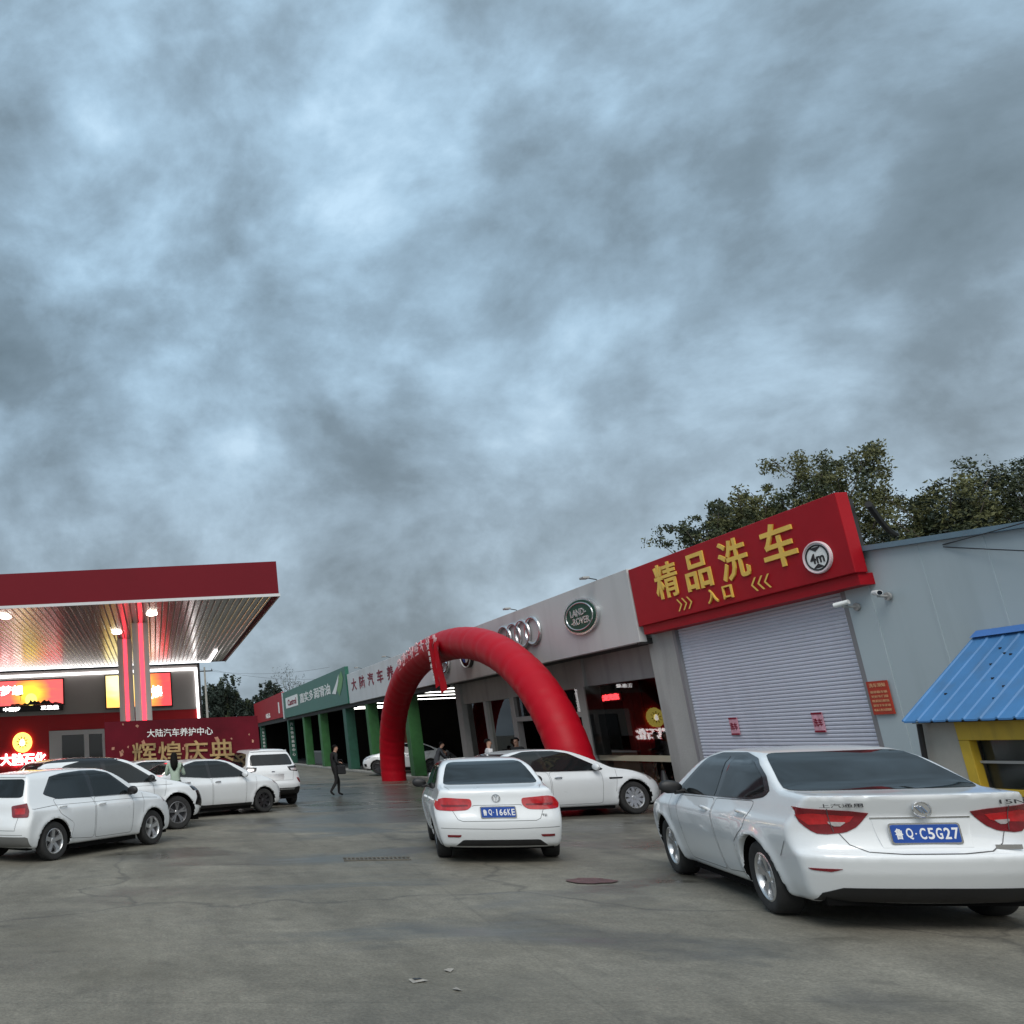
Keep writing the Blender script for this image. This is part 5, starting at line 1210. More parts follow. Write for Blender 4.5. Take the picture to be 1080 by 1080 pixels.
SALOON = dict(  # nearest car, lower and wider tail with long pointed lamps
    wb=2.66, wr=.318, hw=.90, res=.025, floor=.19, sect=sect(.90, .95, 1.40, 1.465, .59),
    prof=[(-.90, .24), (-.96, .34), (-1.03, .47), (-1.035, .49), (-1.065, .585), (-1.06, .61), (-1.055, .615), (-.985, .645), (-.95, .76), (-.955, .90), (-.96, .92), (-1.02, 1.035), (-1.035, 1.07), (-1.03, 1.08), (-.98, 1.085), (-.62, 1.10), (-.48, 1.115), (-.12, 1.265), (.20, 1.395), (.55, 1.45), (1.0, 1.47), (1.40, 1.44), (1.66, 1.375), (2.36, 1.02), (2.46, .985), (2.95, .93), (3.32, .80), (3.50, .68), (3.55, .52), (3.53, .34), (3.45, .22), (3.2, .19), (-.7, .19)],
    shape=dict(cr=.13, cr6=.20, tr=.06, tf=.06, flare=.026),
    side_windows=[[(-.16, 1.085), (.12, 1.015), (.85, .985), (.83, 1.375), (.62, 1.39), (.28, 1.34), (-.02, 1.21)], [(.95, .985), (2.0, .975), (2.04, .99), (1.50, 1.33), (1.28, 1.375), (.93, 1.38)]],
    surround=[[(-.26, 1.085), (-.16, 1.03), (.1, .995), (2.08, .96), (2.14, .985), (1.54, 1.36), (1.28, 1.41), (.62, 1.42), (.25, 1.37), (-.10, 1.22)]],
    doors=[([(.94, .27), (1.98, .27), (2.02, .94), (.94, .965)], (1.10, .85)), ([(.46, .58), (.36, .31), (.91, .27), (.91, .965), (-.02, .99), (.12, .74)], (.16, .87))],
    rear_window=sym([(0, 1.10), (.66, 1.105), (.69, 1.12), (.56, 1.38), (.50, 1.41), (0, 1.42)]), windscreen=sym([(0, 1.03), (.70, 1.01), (.58, 1.38), (0, 1.41)]),
    patches=[('tail_lamp', [([(.335, .940), (.36, .90), (.42, .83), (.50, .785), (.62, .768), (.69, .775), (.86, .965), (.865, .99), (.70, .978), (.45, .958)], 'B')], mt['lamp_red_d'], .007, .75),
             ('tail_lamp', [([(-.335, .940), (-.36, .90), (-.42, .83), (-.50, .785), (-.62, .768), (-.69, .775), (-.86, .965), (-.865, .99), (-.70, .978), (-.45, .958)], 'B')], mt['lamp_red_d'], .007, .75),
             ('lamp_inner', [([(.43, .915), (.47, .86), (.72, .845), (.78, .925), (.70, .94)], 'B')], mt['lamp_red'], .011), ('lamp_inner', [([(-.43, .915), (-.47, .86), (-.72, .845), (-.78, .925), (-.70, .94)], 'B')], mt['lamp_red'], .011),
             ('lamp_lens', [([(.49, .868), (.51, .835), (.59, .835), (.60, .872)], 'B')], mt['lamp_clear'], .013), ('lamp_lens', [([(-.49, .868), (-.51, .835), (-.59, .835), (-.60, .872)], 'B')], mt['lamp_clear'], .013),
             ('reflector', [([(.60, .505), (.66, .48), (.80, .49), (.84, .505)], 'B')], mt['lamp_red_d']), ('reflector', [([(-.60, .505), (-.66, .48), (-.80, .49), (-.84, .505)], 'B')], mt['lamp_red_d']),
             ('diffuser', [(sym([(0, .355), (.60, .35), (.72, .30), (.75, .235), (0, .235)]), 'B')], mt['black']),
             ('plate_recess', [(sym([(0, .885), (.32, .885), (.30, .665), (0, .665)]), 'B')], mt['paint'], .003),
             ('chrome_strip', [(sym([(0, .905), (.33, .905), (.33, .893), (0, .893)]), 'B')], mt['chrome']),
             ('head_lamp', [([(3.0, .82), (3.05, .72), (3.42, .66), (3.40, .73)], 'L')], mt['lamp_clear']), ('head_lamp', [([(3.0, .82), (3.05, .72), (3.42, .66), (3.40, .73)], 'R')], mt['lamp_clear']),
             ('grille', [(sym([(0, .66), (.45, .66), (.40, .50), (0, .50)]), 'F')], mt['gloss_black'])],
    lines_rear=[[(.55, .79), (.50, .69), (.40, .635), (.2, .622), (-.2, .622), (-.40, .635), (-.50, .69), (-.55, .79)], ],
    lines_lamp=[[(.60, .985), (.575, .79)], [(-.60, .985), (-.575, .79)]],
    lines_top=[[(-.86, .62), (-.64, .69)], [(-.86, -.62), (-.64, -.69)]],
    lines_side=[[(-.66, .70), (-.50, .56)], [(2.30, .96), (2.26, .64)]],
    mirror=(1.93, .99), mirror_mat=mt['black'], plate=('鲁QC5G27', .775), badges=[('tri', 0, .965, .058), ('上汽通用', .52, 1.005, .15), ('15N', -.62, 1.01, .08), ('bar', -.52, .665, .085)])
XF = dict(  # long low saloon across the lot
    wb=2.96, wr=.345, hw=.94, res=.035, floor=.20, sect=sect(.94, .93, 1.38, 1.445, .60),
    prof=[(-.98, .26), (-1.06, .45), (-1.10, .62), (-1.08, .80), (-1.06, .98), (-.95, 1.03), (-.62, 1.06), (-.20, 1.21), (.25, 1.36), (.75, 1.44), (1.2, 1.455), (1.6, 1.42), (1.9, 1.34), (2.55, 1.03), (2.68, .99), (3.2, .93), (3.55, .83), (3.78, .70), (3.86, .55), (3.84, .36), (3.74, .22), (3.4, .20), (-.7, .20)],
    shape=dict(cr=.12, cr6=.18, cf=.2, cf6=.36),
    side_windows=[[(-.28, 1.06), (.98, .985), (.98, 1.375), (.72, 1.37), (.35, 1.29), (-.05, 1.16)], [(1.06, .985), (2.18, .965), (2.26, .985), (1.66, 1.31), (1.40, 1.365), (1.06, 1.378)]],
    surround=[[(-.42, 1.075), (-.25, 1.04), (1.0, .965), (2.24, .945), (2.36, .975), (1.70, 1.335), (1.40, 1.395), (.98, 1.405), (.68, 1.40), (.3, 1.315), (-.12, 1.18)]],
    doors=[([(1.06, .27), (2.20, .27), (2.26, .93), (1.06, .955)], (1.22, .82)), ([(.50, .60), (.42, .31), (1.03, .27), (1.03, .955), (-.1, 1.02), (.12, .76)], (.22, .85))],
    rear_window=sym([(0, 1.08), (.64, 1.085), (.54, 1.36), (0, 1.385)]), windscreen=sym([(0, 1.04), (.72, 1.02), (.58, 1.36), (0, 1.395)]),
    patches=[('tail_lamp', [([(.40, .90), (.40, .80), (.84, .80), (.85, .90)], 'B')], mt['lamp_red']), ('tail_lamp', [([(-.40, .90), (-.40, .80), (-.84, .80), (-.85, .90)], 'B')], mt['lamp_red']),
             ('fender_vent', [([(2.40, .80), (2.40, .765), (2.70, .765), (2.72, .795)], 'L')], mt['gloss_black']), ('fender_vent', [([(2.40, .80), (2.40, .765), (2.70, .765), (2.72, .795)], 'R')], mt['gloss_black']),
             ('head_lamp', [([(3.30, .80), (3.36, .70), (3.72, .66), (3.68, .74)], 'L')], mt['lamp_clear']), ('head_lamp', [([(3.30, .80), (3.36, .70), (3.72, .66), (3.68, .74)], 'R')], mt['lamp_clear']),
             ('grille', [(sym([(0, .74), (.36, .74), (.30, .48), (0, .48)]), 'F')], mt['gloss_black'])],
    lines_side=[[(2.62, .96), (2.52, .5)]], handle=mt['alloy'], spokes=10, twin=False,
    mirror=(2.12, .985), badges=[], mirror_mat=mt['paint'])
HATCH = dict(  # five door hatchback at the left edge
    wb=2.55, wr=.308, hw=.855, res=.028, floor=.20, sect=sect(.855, .94, 1.395, 1.455, .57, .20),
    prof=[(-.66, .26), (-.74, .40), (-.765, .55), (-.74, .66), (-.70, .78), (-.685, .93), (-.64, 1.03), (-.55, 1.20), (-.47, 1.33), (-.45, 1.38), (-.25, 1.41), (.2, 1.45), (.9, 1.47), (1.35, 1.44), (1.62, 1.375), (2.25, 1.03), (2.36, .985), (2.85, .92), (3.15, .82), (3.32, .70), (3.38, .54), (3.36, .36), (3.28, .23), (3.0, .20), (-.45, .20)],
    shape=dict(cr=.09, cr6=.16, tr=.04),
    side_windows=[[(-.14, 1.05), (.14, .985), (.93, .97), (.92, 1.38), (.40, 1.355), (.10, 1.31)], [(1.01, .97), (1.98, .965), (2.0, .98), (1.50, 1.32), (1.25, 1.375), (1.0, 1.385)]],
    surround=[[(-.19, 1.06), (.12, .965), (2.03, .945), (2.09, .97), (1.54, 1.345), (1.26, 1.40), (.9, 1.407), (.38, 1.38), (.06, 1.335)]],
    doors=[([(.98, .28), (1.95, .28), (1.98, .935), (.98, .95)], (1.13, .82)), ([(.44, .56), (.36, .32), (.95, .28), (.95, .95), (.0, .975), (.10, .74)], (.17, .835))],
    rear_window=sym([(0, 1.03), (.60, 1.03), (.64, 1.06), (.56, 1.32), (0, 1.335)]), windscreen=sym([(0, 1.03), (.68, 1.01), (.58, 1.38), (0, 1.405)]),
    patches=[('tail_lamp', [(rnd([(.46, .90), (.50, .72), (.80, .72), (.815, .93), (.78, .945)], 1), 'B')], mt['lamp_red_d'], .008), ('tail_lamp', [(rnd([(-.46, .90), (-.50, .72), (-.80, .72), (-.815, .93), (-.78, .945)], 1), 'B')], mt['lamp_red_d'], .008),
             ('lamp_inner', [([(.53, .86), (.55, .77), (.72, .77), (.72, .87)], 'B')], mt['lamp_red'], .011), ('lamp_inner', [([(-.53, .86), (-.55, .77), (-.72, .77), (-.72, .87)], 'B')], mt['lamp_red'], .011),
             ('lower_bumper', [(sym([(0, .42), (.74, .42), (.80, .40), (.80, .26), (0, .25)]), 'B')], M('grey_bumper_trim', (.14, .14, .135), rough=.6, var=.15)),
             ('spoiler', [(sym([(0, 1.385), (.54, 1.37), (.55, 1.35), (0, 1.355)]), 'B')], mt['paint'], .02),
             ('head_lamp', [([(2.82, .84), (2.86, .74), (3.22, .67), (3.20, .74)], 'L')], mt['lamp_clear']), ('head_lamp', [([(2.82, .84), (2.86, .74), (3.22, .67), (3.20, .74)], 'R')], mt['lamp_clear']),
             ('grille', [(sym([(0, .70), (.40, .70), (.36, .56), (0, .56)]), 'F')], mt['gloss_black'])],
    lines_rear=[[(.62, .72), (.58, .52), (-.58, .52), (-.62, .72)], [(-.7, .45), (.7, .45)]],
    lines_side=[[(-.5, .84), (0, .875), (1.0, .87), (2.3, .865), (2.7, .84)], [(2.30, .95), (2.24, .60)]],
    mirror=(1.92, .97), mirror_mat=mt['black'], handle=mt['paint'], spokes=5, plate=('鲁Q3K158', .66), badges=[], twin=False)
CROSS = dict(  # white crossover with black roof and wheel arch trim
    wb=2.70, wr=.352, hw=.92, res=.032, floor=.24, sect=sect(.92, 1.02, 1.54, 1.605, .60, .24),
    prof=[(-.78, .32), (-.86, .48), (-.89, .66), (-.86, .85), (-.84, 1.02), (-.72, 1.18), (-.48, 1.42), (-.36, 1.52), (-.1, 1.57), (.4, 1.61), (1.0, 1.61), (1.42, 1.57), (1.72, 1.48), (2.36, 1.12), (2.48, 1.08), (3.0, 1.00), (3.34, .90), (3.50, .76), (3.55, .58), (3.52, .40), (3.42, .27), (3.2, .24), (-.5, .24)],
    shape=dict(arch=.075, flare=.03, cf=.14, cf6=.3),
    side_windows=[[(-.12, 1.13), (.12, 1.08), (.97, 1.06), (.96, 1.50), (.5, 1.495), (.2, 1.43)], [(1.05, 1.06), (2.12, 1.05), (2.16, 1.07), (1.60, 1.41), (1.35, 1.49), (1.05, 1.505)]],
    surround=[[(-.34, 1.13), (.08, 1.05), (2.2, 1.03), (2.24, 1.06), (1.64, 1.43), (1.37, 1.525), (.95, 1.54), (.5, 1.53), (.1, 1.45)]],
    doors=[([(1.03, .34), (2.08, .34), (2.12, 1.02), (1.03, 1.04)], (1.18, .90)), ([(.50, .64), (.44, .38), (1.0, .34), (1.0, 1.04), (.0, 1.06), (.14, .82)], (.2, .92))],
    rear_window=sym([(0, 1.10), (.60, 1.10), (.52, 1.46), (0, 1.48)]), windscreen=sym([(0, 1.12), (.70, 1.10), (.58, 1.50), (0, 1.54)]),
    black_roof=[(-.42, .585), (1.40, .60), (1.62, .52), (1.70, 0), (1.62, -.52), (1.40, -.60), (-.42, -.585)],
    patches=[('tail_lamp', [([(.3, .98), (.3, .90), (.82, .90), (.83, .98)], 'B')], mt['lamp_red']), ('tail_lamp', [([(-.3, .98), (-.3, .90), (-.82, .90), (-.83, .98)], 'B')], mt['lamp_red']),
             ('head_lamp', [([(3.02, .90), (3.10, .80), (3.36, .76), (3.40, .85)], 'L')], mt['gloss_black']), ('head_lamp', [([(3.02, .90), (3.10, .80), (3.36, .76), (3.40, .85)], 'R')], mt['gloss_black']),
             ('bumper_vent', [([(.60, .74), (.86, .80), (.88, .50), (.76, .44)], 'F')], mt['gloss_black']), ('bumper_vent', [([(-.60, .74), (-.86, .80), (-.88, .50), (-.76, .44)], 'F')], mt['gloss_black']),
             ('grille', [(sym([(0, .84), (.52, .84), (.46, .52), (0, .52)]), 'F')], mt['gloss_black']), ('lower_bumper', [(sym([(0, .42), (.80, .42), (.78, .27), (0, .27)]), 'F')], mt['black']),
             ('sill_trim', [([(.46, .38), (.46, .27), (2.24, .27), (2.24, .38)], 'L')], mt['black']), ('sill_trim', [([(.46, .38), (.46, .27), (2.24, .27), (2.24, .38)], 'R')], mt['black'])],
    lines_side=[[(2.46, 1.05), (2.36, .72)], [(-.5, .98), (1.0, .95), (2.6, .96)]],
    mirror=(2.05, 1.07), mirror_mat=mt['black'], rim=M('two_tone_alloy', (.30, .30, .31), rough=.3, metal=.8, var=.3, vscale=6), badges=[], handle=mt['paint'])
FAMILY = dict(  # white saloon side on behind the crossover
    wb=2.62, wr=.315, hw=.87, res=.035, floor=.20, sect=sect(.87, .95, 1.42, 1.48, .59, .20),
    prof=[(-.82, .28), (-.90, .45), (-.92, .62), (-.88, .80), (-.86, 1.0), (-.72, 1.06), (-.42, 1.12), (-.05, 1.28), (.25, 1.40), (.65, 1.47), (1.05, 1.48), (1.45, 1.44), (1.72, 1.36), (2.40, 1.03), (2.5, 1.0), (2.98, .92), (3.24, .82), (3.40, .68), (3.45, .52), (3.43, .34), (3.34, .22), (3.1, .20), (-.6, .20)],
    side_windows=[[(-.14, 1.06), (.88, 1.0), (.87, 1.395), (.62, 1.395), (.3, 1.33), (.02, 1.20)], [(.97, 1.0), (2.02, .985), (2.08, 1.0), (1.54, 1.32), (1.30, 1.385), (.97, 1.395)]],
    surround=[[(-.24, 1.07), (.85, .98), (2.08, .965), (2.16, .99), (1.58, 1.345), (1.32, 1.41), (.95, 1.42), (.6, 1.42), (.26, 1.35), (-.05, 1.21)]],
    doors=[([(.96, .28), (2.0, .28), (2.05, .95), (.96, .97)], (1.12, .86)), ([(.48, .58), (.38, .32), (.93, .28), (.93, .97), (-.02, 1.03), (.12, .76)], (.18, .88))],
    rear_window=sym([(0, 1.12), (.62, 1.12), (.54, 1.39), (0, 1.41)]), windscreen=sym([(0, 1.05), (.68, 1.03), (.57, 1.37), (0, 1.41)]),
    patches=[('tail_lamp', [([(.4, .95), (.4, .80), (.80, .80), (.81, .95)], 'B')], mt['lamp_red']), ('tail_lamp', [([(-.4, .95), (-.4, .80), (-.80, .80), (-.81, .95)], 'B')], mt['lamp_red']),
             ('head_lamp', [([(2.92, .84), (2.98, .74), (3.30, .68), (3.26, .76)], 'L')], mt['lamp_clear']), ('head_lamp', [([(2.92, .84), (2.98, .74), (3.30, .68), (3.26, .76)], 'R')], mt['lamp_clear']),
             ('grille', [(sym([(0, .66), (.5, .66), (.42, .40), (0, .40)]), 'F')], mt['gloss_black']), ('fog_lamp', [([(.62, .48), (.78, .50), (.78, .36), (.66, .36)], 'F')], mt['gloss_black']), ('fog_lamp', [([(-.62, .48), (-.78, .50), (-.78, .36), (-.66, .36)], 'F')], mt['gloss_black']),
             ('sill_trim', [([(.42, .30), (.42, .22), (2.2, .22), (2.2, .30)], 'L')], mt['black']), ('sill_trim', [([(.42, .30), (.42, .22), (2.2, .22), (2.2, .30)], 'R')], mt['black'])],
    lines_side=[[(2.42, 1.0), (2.34, .62)]], mirror=(1.98, .985), rim=mt['dark_alloy'], handle=mt['alloy'], badges=[], spokes=8, twin=False)
SUV = dict(  # tall white sport utility car seen from behind at the end of the line
    wb=2.66, wr=.352, hw=.92, res=.035, floor=.25, sect=sect(.92, 1.05, 1.60, 1.675, .60, .25),
    prof=[(-.80, .34), (-.90, .48), (-.93, .62), (-.90, .72), (-.87, .86), (-.85, 1.02), (-.80, 1.12), (-.62, 1.42), (-.52, 1.58), (-.50, 1.62), (-.3, 1.65), (.3, 1.68), (1.0, 1.68), (1.4, 1.64), (1.7, 1.54), (2.34, 1.16), (2.46, 1.12), (3.0, 1.04), (3.36, .92), (3.52, .76), (3.56, .58), (3.54, .40), (3.44, .28), (3.2, .25), (-.5, .25)],
    shape=dict(arch=.06, cr=.12, cr6=.16),
    side_windows=[[(-.42, 1.20), (-.1, 1.12), (.92, 1.08), (.91, 1.55), (.3, 1.54), (-.2, 1.50)], [(1.0, 1.08), (2.08, 1.07), (2.12, 1.09), (1.58, 1.46), (1.35, 1.54), (1.0, 1.555)]],
    surround=[[(-.50, 1.21), (-.1, 1.09), (2.14, 1.05), (2.2, 1.08), (1.62, 1.48), (1.37, 1.57), (.95, 1.585), (.3, 1.57), (-.25, 1.53)]],
    doors=[([(.98, .36), (2.06, .36), (2.10, 1.04), (.98, 1.06)], (1.14, .92)), ([(.48, .64), (.42, .40), (.95, .36), (.95, 1.06), (.0, 1.09), (.12, .84)], (.18, .94))],
    rear_window=sym([(0, 1.19), (.64, 1.18), (.67, 1.22), (.60, 1.47), (.55, 1.50), (0, 1.505)]), windscreen=sym([(0, 1.16), (.70, 1.14), (.58, 1.54), (0, 1.58)]),
    patches=[('tail_lamp', [([(.48, 1.13), (.52, 1.02), (.80, .98), (.86, 1.0), (.87, 1.12), (.80, 1.16)], 'B')], mt['gloss_black'], .007), ('tail_lamp', [([(-.48, 1.13), (-.52, 1.02), (-.80, .98), (-.86, 1.0), (-.87, 1.12), (-.80, 1.16)], 'B')], mt['gloss_black'], .007),
             ('lamp_lens', [([(.56, 1.08), (.58, 1.02), (.76, 1.0), (.80, 1.08)], 'B')], mt['lamp_clear'], .011), ('lamp_lens', [([(-.56, 1.08), (-.58, 1.02), (-.76, 1.0), (-.80, 1.08)], 'B')], mt['lamp_clear'], .011),
             ('lower_bumper', [(sym([(0, .52), (.60, .52), (.82, .56), (.86, .52), (.84, .30), (0, .29)]), 'B')], mt['black']),
             ('chrome_strip', [(sym([(0, .50), (.62, .50), (.62, .47), (0, .47)]), 'B')], mt['chrome'], .011),
             ('reflector', [([(.74, .80), (.84, .80), (.85, .66), (.80, .66)], 'B')], mt['lamp_red_d']), ('reflector', [([(-.74, .80), (-.84, .80), (-.85, .66), (-.80, .66)], 'B')], mt['lamp_red_d']),
             ('plate_recess', [(sym([(0, .93), (.34, .93), (.30, .74), (0, .74)]), 'B')], mt['alloy'], .004), ('spoiler', [(sym([(0, 1.62), (.56, 1.60), (.57, 1.58), (0, 1.595)]), 'B')], mt['paint'], .03),
             ('head_lamp', [([(3.02, .94), (3.08, .82), (3.40, .78), (3.38, .86)], 'L')], mt['lamp_clear']), ('head_lamp', [([(3.02, .94), (3.08, .82), (3.40, .78), (3.38, .86)], 'R')], mt['lamp_clear']),
             ('grille', [(sym([(0, .86), (.5, .86), (.44, .60), (0, .60)]), 'F')], mt['gloss_black'])],
    lines_rear=[[(.66, 1.0), (.60, .74), (-.60, .74), (-.66, 1.0)]],
    mirror=(2.02, 1.09), badges=[('bar', 0, 1.0, .05)])
build_car(SALOON, 'saloon_car', 'nearest white saloon parked with its tail towards the camera, blue plate ending in 5G27', 'car', (6.33, 8.66, 0), 12.8, (.96, 1.03, .975))
build_car(SEDAN, 'saloon_car', 'white saloon in the middle of the lot seen from behind, blue plate with 166KE', 'car', (4.74, 13.42, 0), 13.9, (.88, .945, .92))
build_car(XF, 'saloon_car', 'long white saloon standing side on in front of the inflatable arch', 'car', (6.85, 19.55, 0), 82, (.92, .92, .92))
build_car(HATCH, 'hatchback_car', 'white hatchback cut off by the picture edge, in front of the black roofed crossover', 'car', (-2.22, 15.35, 0), 40)
build_car(CROSS, 'crossover_car', 'white crossover with black roof and dark wheel arches behind the hatchback', 'car', (-2.21, 19.12, 0), 63)
fam = build_car(FAMILY, 'saloon_car', 'white saloon with black wheels standing side on before the red banner board', 'car', (.25, 22.8, 0), 60, (.92, .92, .92))
build_car(SUV, 'suv_car', 'tall white sport utility car seen from behind beside the banner board', 'car', (3.12, 26.2, 0), -10, (.91, .91, .91))
c = dup(fam); c.location = (-1.0, 25.0, 0); c.rotation_euler = (0, 0, R(90 - 75)); c['label'] = 'white saloon mostly hidden behind the woman, next to the banner board'
c = dup(fam); c.location = (13.0, 43.5, .1); c.rotation_euler = (0, 0, R(90 - 290)); c['label'] = 'white saloon parked inside the service bay between green pillars'; c['group'] = 'cars inside the service bays'

# ------------------------------------------------------------------ people
mt['skin'] = M('skin', (.42, .24, .17), rough=.55); mt['hair'] = M('black_hair', (.006, .005, .005), rough=.8, spec=.15, var=.3, vscale=20)
mt['cloth_dark'] = M('dark_jacket_cloth', (.014, .015, .017), rough=.85, var=.3, vscale=6, bump=.3); mt['cloth_trouser'] = M('black_trouser_cloth', (.011, .011, .012), rough=.85, var=.3, vscale=6)
mt['cloth_white'] = M('white_shirt_cloth', (.62, .62, .63), rough=.8, var=.08, vscale=6, bump=.3); mt['cloth_green'] = M('pale_green_cloth', (.34, .42, .34), rough=.85, var=.1, vscale=6, bump=.3)
mt['cloth_grey'] = M('grey_overall_cloth', (.06, .065, .075), rough=.85, var=.3, vscale=6); mt['shoe'] = M('black_shoe', (.01, .01, .01), rough=.5)
def person(label, loc, head, scale, top, trousers, joints=None, hair='short', group=None, carry=None):
    """a figure 1.72 m tall facing +x before it is turned; joints overrides give the pose"""
    J = dict(pelvis=(0, 0, .93), waist=(0, 0, 1.08), chest=(.0, 0, 1.30), neck=(.0, 0, 1.46), jaw=(.03, 0, 1.545), skull=(.012, 0, 1.635), crown=(-.005, 0, 1.70),
             lsho=(0, .17, 1.40), lelb=(-.03, .22, 1.13), lwri=(.07, .21, .90), rsho=(0, -.17, 1.40), relb=(-.03, -.22, 1.13), rwri=(.07, -.21, .90),
             lhip=(0, .095, .88), lkne=(.03, .10, .49), lank=(-.01, .10, .09), ltoe=(.15, .11, .035), rhip=(0, -.095, .88), rkne=(.03, -.10, .49), rank=(-.01, -.10, .09), rtoe=(.15, -.11, .035))
    J.update(joints or {})
    Rr = dict(pelvis=(.15, .115), waist=(.135, .10), chest=(.165, .115), neck=(.052, .052), jaw=(.062, .066), skull=(.078, .090), crown=(.05, .055), lsho=(.062, .062), rsho=(.062, .062), lelb=(.045, .045), relb=(.045, .045), lwri=(.03, .03), rwri=(.03, .03),
              lhip=(.095, .095), rhip=(.095, .095), lkne=(.062, .062), rkne=(.062, .062), lank=(.042, .042), rank=(.042, .042), ltoe=(.034, .034), rtoe=(.034, .034))
    names = list(J); vs = [J[n] for n in names]; rad = [Rr[n] for n in names]; reg = []
    ed = [('pelvis', 'waist', 0), ('waist', 'chest', 0), ('chest', 'neck', 0), ('neck', 'jaw', 2), ('jaw', 'skull', 2), ('skull', 'crown', 2), ('chest', 'lsho', 0), ('lsho', 'lelb', 0), ('lelb', 'lwri', 0), ('chest', 'rsho', 0), ('rsho', 'relb', 0), ('relb', 'rwri', 0),
          ('pelvis', 'lhip', 1), ('lhip', 'lkne', 1), ('lkne', 'lank', 1), ('lank', 'ltoe', 3), ('pelvis', 'rhip', 1), ('rhip', 'rkne', 1), ('rkne', 'rank', 1), ('rank', 'rtoe', 3)]
    E_ = [(names.index(a), names.index(b_)) for a, b_, _ in ed]; reg = [r for _, _, r in ed]
    # hands: palm and five fingers
    for sd in 'lr':
        w = Vector(J[sd + 'wri']); el = Vector(J[sd + 'elb']); d = (w - el).normalized(); sgn = 1 if sd == 'l' else -1; side = Vector((1, 0, 0)); side = (side - d * side.dot(d)).normalized(); inn = d.cross(side) * sgn
        vs.append(tuple(w + d * .07)); rad.append((.026, .018)); pi_ = len(vs) - 1; E_.append((names.index(sd + 'wri'), pi_)); reg.append(2)
        for k, L_ in enumerate((.070, .080, .074, .058)):
            a = w + d * .095 + side * (.030 - .020 * k); vs += [tuple(a), tuple(a + d * L_ * .5 - inn * .012), tuple(a + d * L_ * .85 - inn * .034)]; rad += [(.010, .010), (.009, .009), (.007, .007)]; n = len(vs)
            E_ += [(pi_, n - 3), (n - 3, n - 2), (n - 2, n - 1)]; reg += [2, 2, 2]
        a = w + d * .035 + side * .030; vs += [tuple(a), tuple(a + d * .035 + side * .022)]; rad += [(.011, .011), (.008, .008)]; n = len(vs); E_ += [(names.index(sd + 'wri'), n - 2), (n - 2, n - 1)]; reg += [2, 2]
    a = Vector(J['jaw']).lerp(Vector(J['skull']), .55); vs.append((a.x + .105, a.y, a.z)); rad.append((.012, .012)); E_.append((names.index('skull'), len(vs) - 1)); reg.append(2)
    me = bpy.data.meshes.new('p'); me.from_pydata(vs, E_, []); o = bpy.data.objects.new('p', me); COL.objects.link(o)
    md = o.modifiers.new('s', 'SKIN'); md.use_smooth_shade = True
    for i, r_ in enumerate(rad): me.skin_vertices[0].data[i].radius = r_
    me.skin_vertices[0].data[names.index('pelvis')].use_root = True
    o.modifiers.new('u', 'SUBSURF').levels = 2
    dg = bpy.context.evaluated_depsgraph_get(); ev = o.evaluated_get(dg); m2 = bpy.data.meshes.new_from_object(ev); bpy.data.objects.remove(o)
    t = thing('person', label, 'person', loc, R(90 - head), group); t.scale = (scale,) * 3
    A = np.array([vs[a] for a, _ in E_]); B_ = np.array([vs[b_] for _, b_ in E_]); n = len(m2.polygons); fc = np.empty(n * 3); m2.polygons.foreach_get('center', fc); fc = fc.reshape(-1, 3)
    ab = B_ - A; tt = np.clip(((fc[:, None] - A) * ab).sum(-1) / ((ab * ab).sum(-1) + 1e-9), 0, 1); dd = np.linalg.norm(fc[:, None] - (A + tt[..., None] * ab), axis=-1); mi = np.array(reg)[dd.argmin(1)]
    m2.materials.clear()
    for m in (top, trousers, mt['skin'], mt['shoe']): m2.materials.append(m)
    m2.polygons.foreach_set('material_index', mi.astype(np.int32)); finish('body', m2, t, smooth=True, angle=80)
    # hair as a cap over the skull, long hair falls down the back
    c = Vector(J['skull']); b = MB(); n1, n2 = 18, 9; vv = []
    for j in range(n2 + 1):
        for i in range(n1):
            th = 2 * PI * i / n1; back = -math.cos(th); ph = j / n2 * (1.15 + .75 * max(0, back)); q = Vector((math.cos(th) * math.sin(ph) * .100, math.sin(th) * math.sin(ph) * .086, math.cos(ph) * .098))
            vv.append(c + q + Vector((-.012, 0, .004)))
    ff = [(j * n1 + i, j * n1 + (i + 1) % n1, (j + 1) * n1 + (i + 1) % n1, (j + 1) * n1 + i) for j in range(n2) for i in range(n1)]; b.add(vv, ff)
    if hair == 'long':
        b.tube([c + Vector((-.05, 0, .02)), c + Vector((-.085, 0, -.14)), c + Vector((-.11, 0, -.26)), c + Vector((-.12, 0, -.36))], [.08, .105, .09, .03], 10)
    b.build('hair', mt['hair'], t, smooth=True, angle=80)
    # eyes
    b = MB()
    for sg in (1, -1):
        e = Vector(J['skull']) + Vector((.078, sg * .032, -.012)); b.tube([e, e + Vector((.012, 0, 0))], .011, 8)
    b.build('eyes', mt['black'], t)
    return t
man = person('man in dark clothes walking across the lot with a dark bag', (5.62, 28.96, 0), 80, .90, mt['cloth_dark'], mt['cloth_trouser'],
    dict(lkne=(.13, .09, .50), lank=(.10, .09, .10), ltoe=(.25, .10, .04), rkne=(-.02, -.09, .49), rank=(-.26, -.09, .16), rtoe=(-.14, -.10, .05), lelb=(-.02, .22, 1.14), lwri=(.20, .17, 1.12), relb=(.0, -.23, 1.14), rwri=(.16, -.20, .98), chest=(.03, 0, 1.30), neck=(.05, 0, 1.46), jaw=(.10, 0, 1.53), skull=(.085, 0, 1.62), crown=(.07, 0, 1.69)))
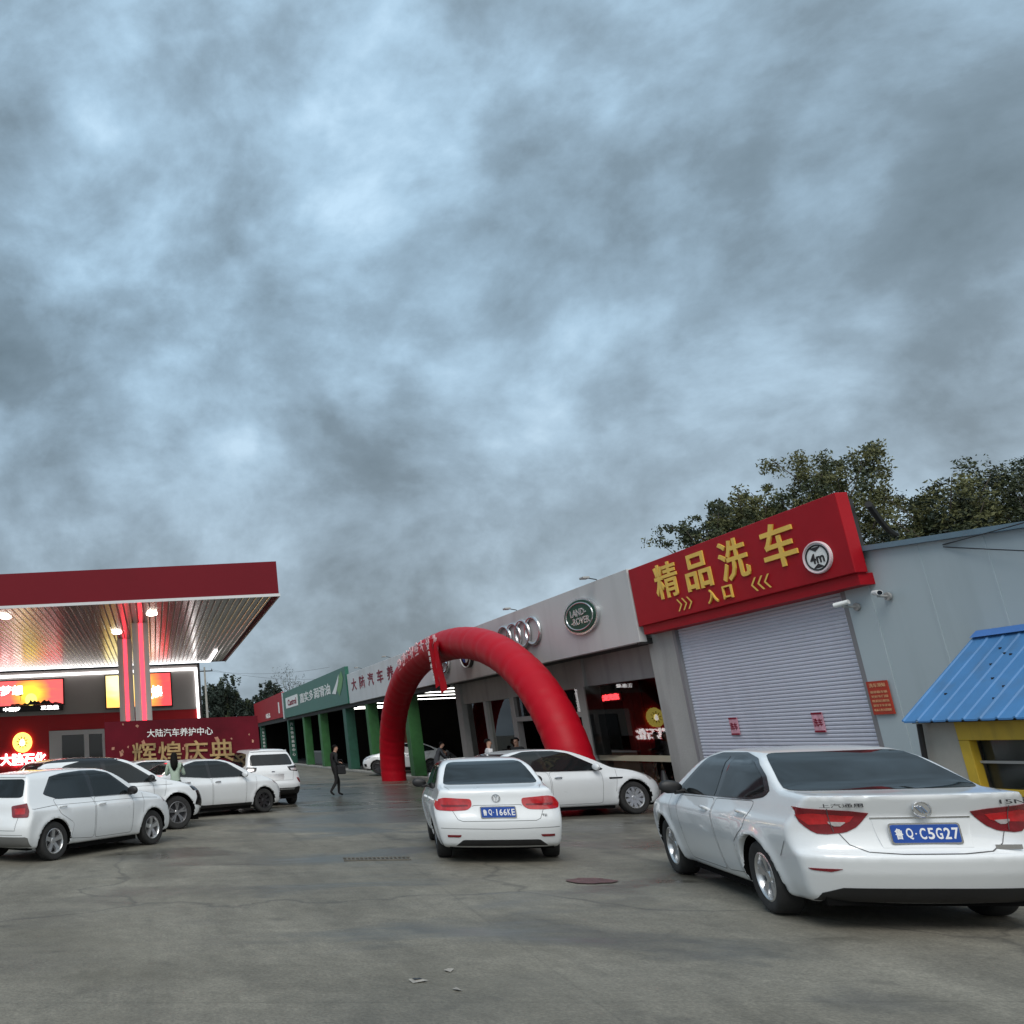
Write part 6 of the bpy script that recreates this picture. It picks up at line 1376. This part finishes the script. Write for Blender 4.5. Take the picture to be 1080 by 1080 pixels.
t = thing('shoulder_bag', 'dark bag carried by the walking man', 'bag', (5.78, 28.78, .62), R(10))
b = MB(); b.box(-.13, .13, -.07, .07, .04, .30); b.build('bag_body', mt['cloth_dark'], t, bevel=.03)
b = MB(); b.tube([(-.08, 0, .34), (-.05, 0, .47), (.05, 0, .47), (.1, 0, .34)], .012, 6); b.build('strap', mt['black'], t)
person('woman with long black hair and pale green top seen from behind, between the parked cars', (.47, 21.62, 0), 8, .90, mt['cloth_green'], mt['cloth_trouser'], dict(lelb=(.05, .24, 1.15), lwri=(.22, .16, 1.22), relb=(.05, -.24, 1.15), rwri=(.22, -.16, 1.22), skull=(.03, 0, 1.62), crown=(.03, 0, 1.69)), 'long')
person('man in a white shirt standing behind the long saloon', (8.82, 24.5, 0), 95, .90, mt['cloth_white'], mt['cloth_trouser'], dict(lwri=(.18, .20, 1.0), rwri=(.18, -.20, 1.0)))
person('bare headed man in dark top beside the glass entrance', (10.0, 25.6, 0), 225, .90, mt['cloth_dark'], mt['cloth_trouser'])
person('worker in grey overalls bending by the lit bay, left of the other', (10.0, 33.0, 0), 95, .90, mt['cloth_grey'], mt['cloth_grey'], dict(chest=(.14, 0, 1.27), neck=(.22, 0, 1.40), jaw=(.28, 0, 1.46), skull=(.29, 0, 1.55), crown=(.30, 0, 1.61), lsho=(.17, .17, 1.36), rsho=(.17, -.17, 1.36), lelb=(.28, .2, 1.12), lwri=(.42, .16, .98), relb=(.28, -.2, 1.12), rwri=(.42, -.16, .98), waist=(.04, 0, 1.08)))
person('worker in dark clothes bent over beside the grey showroom corner', (10.75, 33.1, .0), 280, .88, mt['cloth_dark'], mt['cloth_trouser'], dict(chest=(.26, 0, 1.17), waist=(.08, 0, 1.06), neck=(.37, 0, 1.25), jaw=(.44, 0, 1.27), skull=(.48, 0, 1.34), crown=(.51, 0, 1.39), lsho=(.29, .17, 1.24), rsho=(.29, -.17, 1.24), lelb=(.38, .2, 1.0), lwri=(.5, .16, .86), relb=(.38, -.2, 1.0), rwri=(.5, -.16, .86)))
